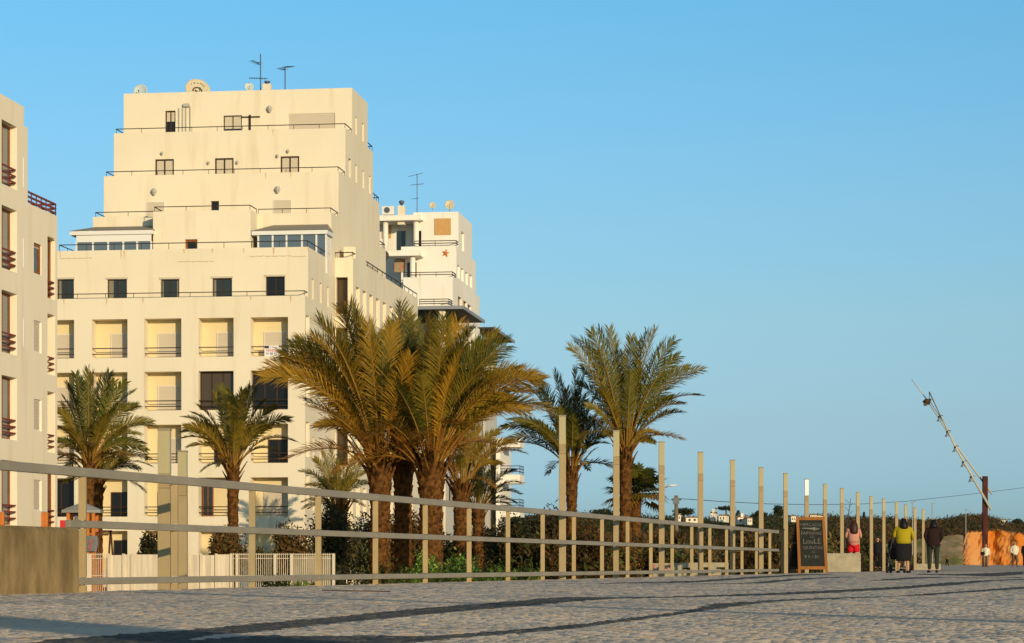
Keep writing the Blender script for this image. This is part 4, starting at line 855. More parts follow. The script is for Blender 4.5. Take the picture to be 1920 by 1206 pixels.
for i in range(46):
    px = 900+i*13+r.uniform(-6, 6); D = r.uniform(86, 150); it.append((px, D, r.uniform(985, 1020) if px < 1240 else r.uniform(990, 1030), r.uniform(60, 110)))
thicket('scrub_thicket', it, BROWN, 'brown scrub thicket behind the railing and lamp columns', 51, .10, 420)
it = [(660+i*16+r.uniform(-6, 6), r.uniform(98, 125), r.uniform(985, 1025), 70) for i in range(18)]
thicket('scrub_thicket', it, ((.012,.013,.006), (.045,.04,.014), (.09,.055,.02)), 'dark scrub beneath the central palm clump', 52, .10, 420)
it = [(720+i*14+r.uniform(-5, 5), r.uniform(50, 62), r.uniform(1052, 1072), 46) for i in range(22)]
thicket('green_undergrowth', it, ((.035,.07,.012), (.10,.15,.02), (.19,.20,.03)), 'low bright green undergrowth along the foot of the railing', 53, .05, 1400)
it = [(850+r.uniform(-60, 60), r.uniform(60, 66), r.uniform(1022, 1050), 46) for i in range(9)]
thicket('yellow_green_bush', it, ((.03,.07,.015), (.08,.13,.02), (.24,.24,.05)), 'leafy green bush with yellowish tips by the railing', 54, .07, 1000)
it = [(500+i*9, r.uniform(52, 56), r.uniform(1072, 1084), 30) for i in range(10)]
thicket('weeds', it, ((.035,.06,.012), (.10,.11,.02)), 'weeds growing through the white mesh fence', 55, .05, 1200)
it = []
for i in range(48): px = 1380+i*7+r.uniform(-5, 5); it.append((px, r.uniform(115, 240), r.uniform(995, 1035)+max(0, px-1620)*.25, r.uniform(35, 60)))
thicket('far_scrub', it, ((.05,.035,.012), (.14,.08,.025), (.08,.08,.025)), 'brown scrub behind the people and farther lamp columns', 56, .13, 150)
# ------------------------------------------------------------------ hill, cliff, far trees and houses
sky_pts = [(300,1010),(880,985),(960,968),(1083,962),(1140,965),(1240,968),(1300,970),(1340,972),(1400,968),(1440,966),(1500,968),(1540,966),(1600,968),(1650,970),(1700,972),(1740,975),(1780,970),(1820,963),(1850,966),(1880,975),(1920,983),(2100,990),(2600,1005)]
def skyline(px):
    for (a, ya), (b, yb) in zip(sky_pts[:-1], sky_pts[1:]):
        if a <= px <= b: t = (px-a)/(b-a); return ya+(yb-ya)*t
    return 1010
r = random.Random(9); HD = [300, 340, 380, 430, 480, 530, 580, 640, 900]
HF = [0, .1, .3, .5, .68, .84, .95, 1, .6]
def hillz(px, D):
    zt = Z(skyline(px), 640)
    for (a, fa), (b, fb) in zip(zip(HD[:-1], HF[:-1]), zip(HD[1:], HF[1:])):
        if a <= D <= b: t = (D-a)/(b-a); return LOW-.05+(zt-1.9-LOW)*(fa+(fb-fa)*t)*1.0
    return LOW
m = MB(); cols2 = list(range(300, 2601, 20)); Ds = [300+12*i for i in range(29)]+[700, 900]; vs = [(W(p, D)+0, D, hillz(p, D)+(math.sin(p*.05+D*.02)*.25 if D > 310 else 0)) for D in Ds for p in cols2]; n_ = len(cols2)
m.mesh(vs, [(i*n_+j, i*n_+j+1, (i+1)*n_+j+1, (i+1)*n_+j) for i in range(len(Ds)-1) for j in range(n_-1)]); m.build('hill', M['hillside'], None, True)['kind'] = 'structure'
m = MB(); m.cv = (0, 0, 0); r = random.Random(10)
for i in range(2300):
    px = r.uniform(880, 1990); D = r.uniform(320, 645)
    if px > 1700 and D < 420: continue
    if D > 400 and D < 520 and any(abs(px-h_) < w__ for h_, w__ in ((1272,9),(1298,15),(1336,7),(1354,10),(1398,22),(1488,8),(1526,16))): continue
    zc = hillz(px, D); R = r.uniform(1.0, 2.3); top_ = D > 560
    cs = ((.02,.03,.012), (.05,.06,.02), (.08,.06,.025)) if (px < 1560 and D > 430) or r.random() < .25 else ((.07,.04,.015), (.15,.075,.024), (.08,.07,.022))
    leafcloud(m, r, (W(px, D), D, zc+R*.3), (R*1.2, R, R*.75 if not top_ else R*.55), 70, .26, cs, .5)
tag(m.build('hillside_scrub', M['leaf']), 'dense dark scrub and low trees covering the distant hill', 'scrub', kind='stuff')
def fartree(px, D, yt, wpx, kind, label):
    r = random.Random(px); s = D/F; zb = hillz(px, D)-.3; zt = Z(yt, D); H = zt-zb; e = empty('far_tree', (W(px, D), D, zb), 0, label, 'tree', 'trees on the distant skyline'); Rw = wpx*s/2
    m = MB(); m.cv = DEEP; cs = ((.02,.03,.015), (.045,.055,.02))
    if kind == 'umbrella': leafcloud(m, r, (0, 0, H*.86), (Rw, Rw, H*.13), 700, .22, cs, .2)
    elif kind == 'cone': [leafcloud(m, r, (0, 0, H*(.2+.15*k)), (Rw*(1.1-.2*k), Rw*(1.1-.2*k), H*.14), 160, .2, cs, .2) for k in range(5)]
    else:
        for k in range(6): leafcloud(m, r, (r.uniform(-.5, .5)*Rw, r.uniform(-.5, .5)*Rw, H*r.uniform(.5, .82)), (Rw*.55, Rw*.55, H*.2), 260, .26, cs, .25)
    m.build('crown', M['leaf'], e); t = MB(); t.tube([(0, 0, 0), (.1, 0, H*.5), (0, 0, H*.85)], [.3, .22, .1], 8); t.build('trunk', M['bark'], e)
fartree(1361, 560, 948, 38, 'umbrella', 'umbrella pine with flat crown on the skyline left of the fifth lamp column')
fartree(1460, 560, 946, 32, 'round', 'round dark tree rising on the skyline behind the seventh lamp column')
fartree(1281, 560, 952, 44, 'round', 'broad dark tree on the skyline right of the utility pole')
fartree(1423, 570, 957, 34, 'round', 'low dark tree on the skyline beside the sixth lamp column')
fartree(1384, 565, 955, 22, 'cone', 'pointed dark tree on the skyline just right of the fifth lamp column')
fartree(1620, 560, 958, 10, 'cone', 'tiny conifer on the skyline right of the eleventh lamp column')
fartree(1912, 560, 973, 30, 'round', 'low green tree at the right edge of the skyline')
fartree(1130, 560, 952, 50, 'round', 'dark tree on the skyline left of the fan palm')
def house(px, D, yt, yb, wpx, label, wing=0, dy=0):
    s = D/F; z0 = Z(yb, D)-.8; e = empty('far_house', (W(px, D), D-dy, z0), r.uniform(-.25, .1), label, 'house', 'white houses on the distant hill'); H = (yb-yt)*s+.8; w_ = wpx*s/2
    m = MB(); hs = [(-w_*.6, -w_*.25, H*.35, H*.68, .15), (w_*.2, w_*.55, H*.35, H*.68, .15)]; wall(m, front(0), -w_, w_, 0, H*.85, hs)
    m.face([(w_, 0, 0), (w_, 5, 0), (w_, 5, H*.85), (w_, 0, H*.85)]); m.face([(-w_, 0, 0), (-w_, 5, 0), (-w_, 5, H*.85), (-w_, 0, H*.85)])
    if wing: m.box(-w_*.3, w_*.2, .6, 4, H*.7, H*1.35)
    m.build('wall', M['left'], e); m = MB(); a, b, c = -w_-.2, w_+.2, H*.855
    m.face([(a, -.2, c), (b, -.2, c), (b, 2.5, H*1.05), (a, 2.5, H*1.05)]); m.face([(a, 5.2, c), (b, 5.2, c), (b, 2.5, H*1.05), (a, 2.5, H*1.05)]); m.build('roof', M['tile'], e)
    for h in hs: m = MB(); m.face([(h[0], .14, h[2]), (h[1], .14, h[2]), (h[1], .14, h[3]), (h[0], .14, h[3])]); m.build('window', M['glass'], e)
house(1272, 500, 963, 972, 9, 'small white house just right of the utility pole'); house(1298, 500, 969, 974, 24, 'long low white house left of the fourth lamp column'); house(1336, 505, 960, 970, 7, 'small white cube house right of the fourth lamp column', 1)
house(1354, 500, 965, 972, 13, 'white house below the umbrella pine'); house(1393, 490, 968, 976, 20, 'largest white villa between fifth and sixth lamp columns', 1); house(1406, 485, 970, 977, 9, 'small annexe right of the largest white villa')
house(1488, 500, 966, 972, 9, 'white house left of the chalkboard top'); house(1524, 500, 964, 969, 10, 'white house just above the chalkboard right half'); house(1536, 505, 965, 970, 6, 'tiny white house right above the chalkboard corner'); house(1880, 540, 973, 978, 8, 'tiny white house on the ridge right of the rusty post')
# cliff and bank
m = MB(); r = random.Random(4); prof = [(1722,1054),(1760,1050),(1780,1042),(1792,1030),(1800,1024),(1806,1022),(1812,1000),(1840,999),(1862,996),(1890,999),(1915,1003),(1960,1004),(2100,1010),(2300,1030)]
def clifft(px):
    for (a, ya), (b, yb) in zip(prof[:-1], prof[1:]):
        if a <= px <= b: return ya+(yb-ya)*(px-a)/(b-a)
    return 1050
pxs = [1722+4*i for i in range(145)]; nz_ = 14; vs = []
for i, p in enumerate(pxs):
    zt = Z(clifft(p), 345)+r.uniform(-.1, .1); base = 338+.9*math.sin(p*.045)+.25*math.sin(p*.21)
    for j in range(nz_+1):
        u = j/nz_; D = base+1.6*u+r.uniform(-.15, .15)+.15*math.sin(j*1.3+p*.1); vs.append((W(p, D), D, LOW+(zt-LOW)*u))
    vs.append((W(p, base+16), base+16, zt+.4))
nn = nz_+2; m.mesh(vs, [(i*nn+j, (i+1)*nn+j, (i+1)*nn+j+1, i*nn+j+1) for i in range(len(pxs)-1) for j in range(nn-1)]); m.build('cliff', M['cliff'])['kind'] = 'structure'
m = MB(); vs = []; nb_ = 24
for i in range(nb_+1):
    for j in range(9):
        p = 1655+i*6.3; u = j/8; D = 320+16*u; yb = 1062+(1003-1062)*u+(abs(p-1795)*.12)+r.uniform(-1.5, 1.5); vs.append((W(p, D), D, Z(yb, D)))
m.mesh(vs, [(i*9+j, (i+1)*9+j, (i+1)*9+j+1, i*9+j+1) for i in range(nb_) for j in range(8)]); m.build('bank', M['bankgreen'], None, True)['kind'] = 'structure'
# ------------------------------------------------------------------ street furniture
# mast light
D = 190; s = D/F; e = empty('mast_light', (W(1847, D), D, 0), 0, 'rusty square post with two crossed pale poles carrying hanging lamps', 'street light')
q = MB(); q.box(-.19, .19, -.19, .19, 0, Z(893, D)); q.build('rusty_post', M['rustpost'], e, bevel=.02)
P = lambda px, py, dy=0: ((px-1847)*s, dy, Z(py, D))
q = MB(); q.tube([P(1741, 735, -.35), P(1790, 838, -.35), P(1857, 957, -.35)], [.05, .085, .10], 8); q.build('pole', M['whitepole'], e, True)
q = MB(); q.tube([P(1711, 711, .35), P(1738, 747, .35)], [.035, .045], 6); q.tube([P(1738, 747, .35), P(1795, 836, .3), P(1862, 927, .3)], [.045, .06, .075], 8); q.build('rear_pole', M['whitepole'], e, True)
q = MB(); q.tube([P(1741,735,-.3), P(1742,752,-.2), P(1761,781,-.25), P(1780,812,-.28)], .03, 5); q.build('cable', M['cablem'], e)
q = MB(); a = Vector(P(1738, 753, -.1)); q.loft([(a.x, a.y, a.z-.25, .2, .2), (a.x-.05, a.y, a.z, .32, .28), (a.x+.1, a.y, a.z+.2, .25, .25)], 10); q.box(a.x-.3, a.x-.05, a.y-.25, a.y-.1, a.z-.35, a.z-.15); q.build('floodlight', M['bronze'], e)
for px, py in ((1759,786),(1774,814.5),(1788.5,843),(1803.5,871),(1818,899)):
    a = Vector(P(px, py, -.45)); q = MB(); q.loft([(a.x, a.y, a.z-.2, .22, .22), (a.x, a.y, a.z-.12, .15, .15), (a.x, a.y, a.z+.02, .08, .08), (a.x, a.y, a.z+.2, .05, .05)], 12); o = q.build('hanging_lamp', M['zinc'], e, True)
    q = MB(); q.tube([a+Vector((0, 0, .15)), a+Vector((.1, .05, .28)), a+Vector((.32, .1, .24))], .025, 5); q.tube([a+Vector((0, 0, .08)), a+Vector((0, 0, .22))], .09, 8); q.build('bracket', M['bronze'], o)
# utility pole with lamp and wire
D = 150; s = D/F; e = empty('utility_pole', (W(1268, D), D, LOW), 0, 'weathered utility pole with insulators and a small lamp head', 'utility pole')
q = MB(); q.tube([(0, 0, 0), (0, 0, Z(929, D)-LOW)], [.16, .11], 10); q.build('pole', M['mwood'], e, True); q = MB(); zc = Z(937, D)-LOW; q.box(-.2, .18, -.15, .15, zc-.25, zc+.12); q.tube([(-.3, 0, zc), (.3, 0, zc)], .05, 6); q.build('insulator', M['antenna'], e)
D2 = 150; e2 = empty('street_lamp', (W(1240, D2), D2, LOW), 0, 'street lamp head showing right of the fan palm', 'street light')
q = MB(); q.tube([(0, 0, 0), (0, 0, Z(918, D2)-LOW), (.4, 0, Z(912, D2)-LOW)], .05, 8); q.build('pole', M['metal'], e2); q = MB(); zl = Z(910.5, D2)-LOW; q.tube([(.35, 0, zl-.03), (.6, 0, zl), (.95, 0, zl+.03)], [.05, .12, .07], 10, ex=.6); q.build('lamp_head', M['whiteframe'], e2, True)
q = MB(); a = Vector((W(1272, 150), 150, Z(935, 150))); b = Vector((W(1960, 260), 260, Z(907, 260)))
pts = [(1272,935,150),(1360,941,165),(1440,945,180),(1530,946.5,195),(1620,945,210),(1700,940,225),(1800,929,240),(1860,922,250),(1940,912,262)]
q.tube([(W(a_, d_), d_, Z(b_, d_)) for a_, b_, d_ in pts], .022, 5); tag(q.build('overhead_wire', M['cablem']), 'thin overhead wire sagging from the utility pole to the right', 'wire')
for px, ya, yb, D, lab in ((1711, 940, 975, 250, 'thin mast between the two last lamp columns'), (1748, 943, 975, 260, 'thin lamp mast above the head of the walker in black'), (1811, 954, 968, 330, 'tiny mast on the ridge left of the rusty post')):
    e = empty('thin_mast', (W(px, D), D, LOW), 0, lab, 'mast'); q = MB(); q.tube([(0, 0, 0), (0, 0, Z(ya, D)-LOW)], .05, 6); q.build('pole', M['metal'], e); q = MB(); z_ = Z(ya+2, D)-LOW; q.tube([(-.15, 0, z_), (.3, 0, z_+.08)], .035, 6); q.build('arm', M['metal'], e)
# lattice plant stalk behind
D = 150; e = empty('agave_stalk', (W(1592, D), D, LOW), 0, 'bare flowering stalk behind the woman in red shorts', 'plant'); q = MB(); z1 = Z(935, D)-LOW; q.tube([(-.35, 0, 0), (-.2, 0, z1*.6), (.1, 0, z1)], [.06, .04, .015], 6)
for i in range(7): t = .68+.045*i; sg_ = 1 if i % 2 else -1; q.tube([(-.1+.1*t, 0, z1*t), (-.1+.1*t+sg_*.25, 0, z1*t+.22)], .012, 4)
q.build('stalk', M['cablem'], e)
# unseen mast and pillar, added behind the viewer to throw long paving shadows
e = empty('added_shadow_mast', (8.7, -3, 0), 0, 'tall slim mast added unseen behind the viewer to cast a thin shadow', 'mast'); q = MB(); q.tube([(0, 0, 0), (0, 0, 4.7)], .09, 12); q.build('pole', M['metal'], e); q = MB(); q.loft([(0, 0, 4.7, .12, .12), (0, 0, 4.85, .16, .16), (0, 0, 4.95, .05, .05)], 12); q.build('lamp_head', M['whiteframe'], e)
e = empty('added_shadow_pillar', (4.1, -2.4, 0), .3, 'broad concrete pillar added unseen behind the viewer to cast a wide shadow', 'pillar'); q = MB(); q.box(-.25, .25, -.2, .2, 0, 2.85); q.build('shaft', M['concrete2'], e, bevel=.03); q = MB(); q.box(-.29, .29, -.24, .24, 2.852, 2.93); q.build('cap', M['concrete2'], e)
e = MB(); D = 21.4; e.bar((W(604, D), D, .022), (W(735, D), D-.35, .016), .014, .008); tag(e.build('stick', M['darkwood']), 'thin brown stick lying on the paving near the railing', 'stick')
# chalkboard
D = 66; s = D/F; cb = empty('chalkboard_sign', (W(1521, D), D, 0), math.radians(-8), 'wooden A-frame chalkboard with handwritten words standing on the paving', 'chalkboard')
H = 1.52; wB, wT = .36, .345; lean_ = .16
def bp(u, z): return Vector((u-(.055-.11*z/H)*-1*-1 if 0 else u+(.075*(1-z/H)-.02), lean_*z/H-.08, z))
q = MB()
q.bar(bp(-wB, .0), bp(-wT, H), .075, .04, (0, 1, 0)); q.bar(bp(wB, -.0), bp(wT, H), .075, .04, (0, 1, 0)); q.bar(bp(-wT+.038, H-.04), bp(wT-.038, H-.04), .04, .085); q.bar(bp(-wB+.038, .15), bp(wB-.038, .15), .04, .085); q.build('front_frame', M['boardwood'], cb)
q = MB(); q.face([bp(-wB+.03, .19)+Vector((0, .01, 0)), bp(wB-.03, .19)+Vector((0, .01, 0)), bp(wT-.03, H-.08)+Vector((0, .01, 0)), bp(-wT+.03, H-.08)+Vector((0, .01, 0))]); sl_ = q.build('slate', M['slate'], cb)
so_ = sl_.modifiers.new('thickness', 'SOLIDIFY'); so_.thickness = .012; so_.offset = 1
tl = math.atan(lean_/H)
def chalk(t, u, z, size, rz_=0): p = bp(u, z); o = text(sl_, t, (p.x, p.y-.012, p.z), size, 'chalk', (math.pi/2-tl, 0, 0), 'chalk_writing', ext=.001, off=-.001); return o
chalk('MERCADO', 0, 1.31, .115); chalk('FARINHAS', 0, 1.08, .12); chalk('DE', .02, .985, .085); chalk('LouLÉ', .0, .86, .19); chalk('QUINTAS', .02, .69, .12); chalk('ÀS', .03, .575, .09); chalk('9 h-13h', -.02, .45, .125)
q = MB(); c_ = bp(0, 1.2); o3 = [(-.24, .03), (.06, .03), (.06, .055), (.24, 0), (.06, -.055), (.06, -.02), (-.24, .01)]
q.face([(c_.x+a, c_.y-.014, c_.z+b) for a, b in o3]); q.build('chalk_arrow', M['chalk'], sl_)
q = MB(); off_ = Vector((-.32, .55, 0))
for u in (-wB, wB): q.bar(bp(u, 0)+off_, bp(u*.97, H-.02)+Vector((-.0, .04, 0)), .05, .035, (0, 1, 0))
q.bar(bp(-wB, .15)+off_*.9, bp(wB, .15)+off_*.9, .03, .07); q.build('rear_frame', M['darkwood'], cb)
q = MB(); q.face([bp(-wB, .12)+off_*.93, bp(wB, .12)+off_*.93, bp(wT, H-.1)+Vector((0, .08, 0)), bp(-wT, H-.1)+Vector((0, .08, 0))]); q.build('rear_slate', M['slate'], cb)
q = MB(); q.tube([bp(-wB, .82), bp(-wB, .82)+off_*.48], .006, 4); q.build('stay', M['metal'], cb)
# litter bin / dark box behind the chalkboard
D = 71; e = empty('litter_bin', (W(1479, D), D, 0), 0, 'black litter bin at the far end of the railing beside the chalkboard', 'litter bin'); q = MB(); h_ = Z(1036, D); q.loft([(0, 0, 0, .19, .19), (0, 0, h_*.1, .21, .21), (0, 0, h_*.93, .23, .23), (0, 0, h_, .2, .2)], 20); q.build('body', M['black'], e); q = MB(); q.loft([(0, 0, h_+.002, .24, .24), (0, 0, h_+.03, .24, .24), (0, 0, h_+.05, .15, .15)], 20); q.build('lid', M['rubber'], e)
e = empty('end_post', (W(1467, 62), 62, 0), 0, 'dark green post closing the far end of the railing', 'post'); q = MB(); q.box(-.04, .04, -.04, .04, 0, 1.1); q.build('shaft', M['green'], e); q = MB(); q.box(-.05, .05, -.05, .05, 1.1, 1.14); q.build('cap', M['rubber'], e)
# concrete planters
def planter(px0, px1, D, yt, label, mt='concrete2', dep=.5, z0=0):
    a, b = W(px0, D), W(px1, D); e = empty('concrete_planter', ((a+b)/2, D, z0), 0, label, 'planter', 'concrete blocks on the promenade'); h_ = Z(yt, D)-z0; w_ = (b-a)/2; q = MB()
    q.box(-w_, w_, 0, dep, 0, h_-.001); q.build('block', M[mt], e, bevel=.015); return e, w_, h_
planter(1549, 1614, 76, 1037.5, 'low concrete bench block right of the chalkboard'); planter(1718, 1764, 104, 1057, 'low concrete block behind the walker in black')
e, w_, h_ = planter(1224, 1280, 64, 1056, 'concrete block with red graffiti behind the railing', z0=LOW)
text(e, 'TAGS', (-.15, -.012, h_-.14), .22, 'pink', name='graffiti'); text(e, 'TO', (-.2, -.012, h_-.32), .12, 'redrail', name='graffiti')
e = empty('concrete_bench', (W(1322, 64), 64.0, LOW), 0, 'pale concrete bench wall with slots behind the railing', 'bench'); w_ = W(1366, 64)-W(1322, 64); h_ = Z(1055, 64)-LOW
q = MB(); wall(q, front(0), -w_, w_, 0, h_, [(-w_*.98, -w_*.55, h_-.34, h_-.13, .25), (-.14, w_*.2, h_-.34, h_-.12, .25), (w_*.48, w_*.93, h_-.34, h_-.12, .25)]); q.box(-w_, w_, .26, .6, 0, h_); q.face([(-w_, 0, h_+.002), (w_, 0, h_+.002), (w_, .6, h_+.002), (-w_, .6, h_+.002)]); q.build('block', M['concrete2'], e)
# fence
D = 60; s = D/F; fe = empty('white_fence', (W(160, D), D, LOW), 0, 'low whitewashed fence of wall panels and wire mesh behind the railing', 'fence'); zt = Z(1039.5, D)-LOW; X = lambda px: (px-160)*s
q = MB()
for a, b in ((206,234),(234.5,297),(380,402),(402.5,432)): q.box(X(a), X(b), -.04, .04+.02*(a % 2), 0, zt-.01*(a % 3))
q.box(X(297.5), X(379.5), -.03, .04, 0, zt-.01); q.build('solid_panel', M['fence'], fe)
for a in (163.5, 169, 205, 232.5, 248, 324, 352, 378, 406, 434, 445, 516, 547, 626): q = MB(); q.box(X(a)-.035, X(a)+.035, -.075, -.045, 0, zt+.015); q.build('fence_post', M['fence'], fe)
for a, b in ((160,204),(434,516),(516,547),(547,626)):
    q = MB()
    k = int((X(b)-X(a))/.05)
    for i in range(k+1): x_ = X(a)+(X(b)-X(a))*i/k; q.box(x_-.006, x_+.006, -.012, 0, 0, zt+.03)
    for z_ in (.12, zt*.35, zt*.65, zt-.1, zt): q.box(X(a), X(b), -.02, -.013, z_-.008, z_+.008)
    q.build('mesh_panel', M['fence'], fe)
q = MB()
for i in range(12): x_ = X(166)+i*.047*1.0; q.box(x_, x_+.024, .05, .07, 0, zt-.08)
q.build('red_slats', M['orangewood'], fe)
q = MB(); q.box(X(549), X(624), .03, .06, 0, zt-.03); q.build('grey_backing', M['concrete2'], fe)
# playground hut
D = 74; s = D/F; ph = empty('playhouse', (W(155, D), D, LOW), 0, 'orange wooden play tower with grey hipped roof behind the concrete wall', 'playhouse'); X = lambda px: (px-155)*s; ZZ = lambda py: Z(py, D)-LOW
q = MB(); zr, za = ZZ(957), ZZ(941); R_ = X(193); n_ = 6
ring = [(R_*math.cos(math.pi/6+i*math.pi/3)*1.1, R_*math.sin(math.pi/6+i*math.pi/3)) for i in range(n_)]
for i in range(n_): a, b = ring[i], ring[(i+1) % n_]; q.face([(*a, zr), (*b, zr), (0, 0, za)]); q.face([(*a, zr-.08), (*b, zr-.08), (*b, zr), (*a, zr)])
q.build('roof', M['greyroof'], ph)
for a, b in ((-.38, -.3), (.38, -.3), (-.38, .3), (.38, .3), (.22, -.35)): q = MB(); q.box(a-.045, a+.045, b-.045, b+.045, 0, zr-.03); q.build('post', M['orangewood'], ph)
q = MB(); q.box(X(117), X(150), -.4, -.36, ZZ(990), ZZ(976)); q.build('red_panel', M['redpl'], ph); q = MB(); q.box(X(140), X(150), -.1, .1, ZZ(1040), ZZ(962)); q.build('grey_panel', M['greyboard'], ph)
q = MB(); q.loft([(X(177), -.5, ZZ(1034), .15, .03), (X(178), -.5, ZZ(1020), .18, .03), (X(178), -.5, ZZ(1005), .16, .03)], 16); o = q.build('climbing_panel', M['greyboard'], ph)
q = MB(); q.tube([(X(181), -.54, ZZ(1012)), (X(173), -.54, ZZ(1017)), (X(178), -.54, ZZ(1022)), (X(171), -.54, ZZ(1028)), (X(177), -.54, ZZ(1030))], .025, 5); q.build('painted_squiggle', M['pink'], o)
q = MB(); q.box(-.4, .4, -.32, .32, ZZ(1003), ZZ(1000)); q.build('deck', M['orangewood'], ph)
e = empty('swing_frame', (W(209, D), D, LOW), 0, 'dark A-shaped swing frame right of the play tower', 'swing'); X = lambda px: (px-209)*s
for a, b in ((207, 199), (207.5, 219), (186, 192)): q = MB(); q.bar((X(a), 0, ZZ(995)), (X(b), 0, 0), .05); q.build('leg', M['darkwood'], e)
q = MB(); q.bar((X(186), 0, ZZ(996)), (X(210), 0, ZZ(996)), .05); q.bar((X(186), 0, ZZ(1003)), (X(203), 0, ZZ(1003)), .04); q.build('beam', M['darkwood'], e)
for px, lab in ((2, 'orange wooden post above the concrete wall at the left edge'), (84, 'orange wooden post above the concrete wall beside the left building')):
    e = empty('orange_post', (W(px, 74), 74, LOW), 0, lab, 'post', 'orange playground posts'); q = MB(); h_ = Z(961, 74)-LOW; q.box(-.1, -.003, -.06, .06, 0, h_); q.box(.003, .1, -.06, .06, 0, h_); q.build('shaft', M['orangewood'], e); q = MB(); q.box(-.08, .08, -.05, .05, h_+.002, h_+.03); q.build('cap', M['greyroof'], e)
# far car
D = 276; s = D/F; e = empty('white_car', (W(1408, D), D, Z(1068, D)), math.radians(65), 'small white car parked among the scrub behind the railing', 'car')
q = MB(); sec = [(-1.9,.35,.75),(-1.85,.3,.95),(-1.0,.28,1.0),(.9,.28,.98),(1.8,.3,.85),(1.95,.35,.7)]
vs = [];
for x_, a, b in sec: vs += [(x_, -.8, a), (x_, -.84, (a+b)/2), (x_, -.76, b), (x_, .76, b), (x_, .84, (a+b)/2), (x_, .8, a)]
q.mesh(vs, [(i*6+j, i*6+(j+1) % 6, (i+1)*6+(j+1) % 6, (i+1)*6+j) for i in range(5) for j in range(6)]+[(0,1,2,3,4,5), (30,31,32,33,34,35)]); q.build('body', M['carpaint'], e, True)
q = MB(); vs = [(-1.7,-.72,.98),(-1.7,.72,.98),(.95,.72,.98),(.95,-.72,.98),(-1.3,-.58,1.42),(-1.3,.58,1.42),(.2,.58,1.42),(.2,-.58,1.42)]; q.mesh(vs, [(0,1,5,4),(1,2,6,5),(2,3,7,6),(3,0,4,7)]); q.build('glasshouse', M['glass'], e); q = MB(); q.box(-1.32, .22, -.6, .6, 1.423, 1.46); q.build('roof', M['carpaint'], e, bevel=.02)
for a in (-1.2, 1.25):
    for b in (-.72, .72): q = MB(); q.tube([(a, b-.1, .3), (a, b+.1, .3)], .3, 18); q.build('wheel', M['rubber'], e)
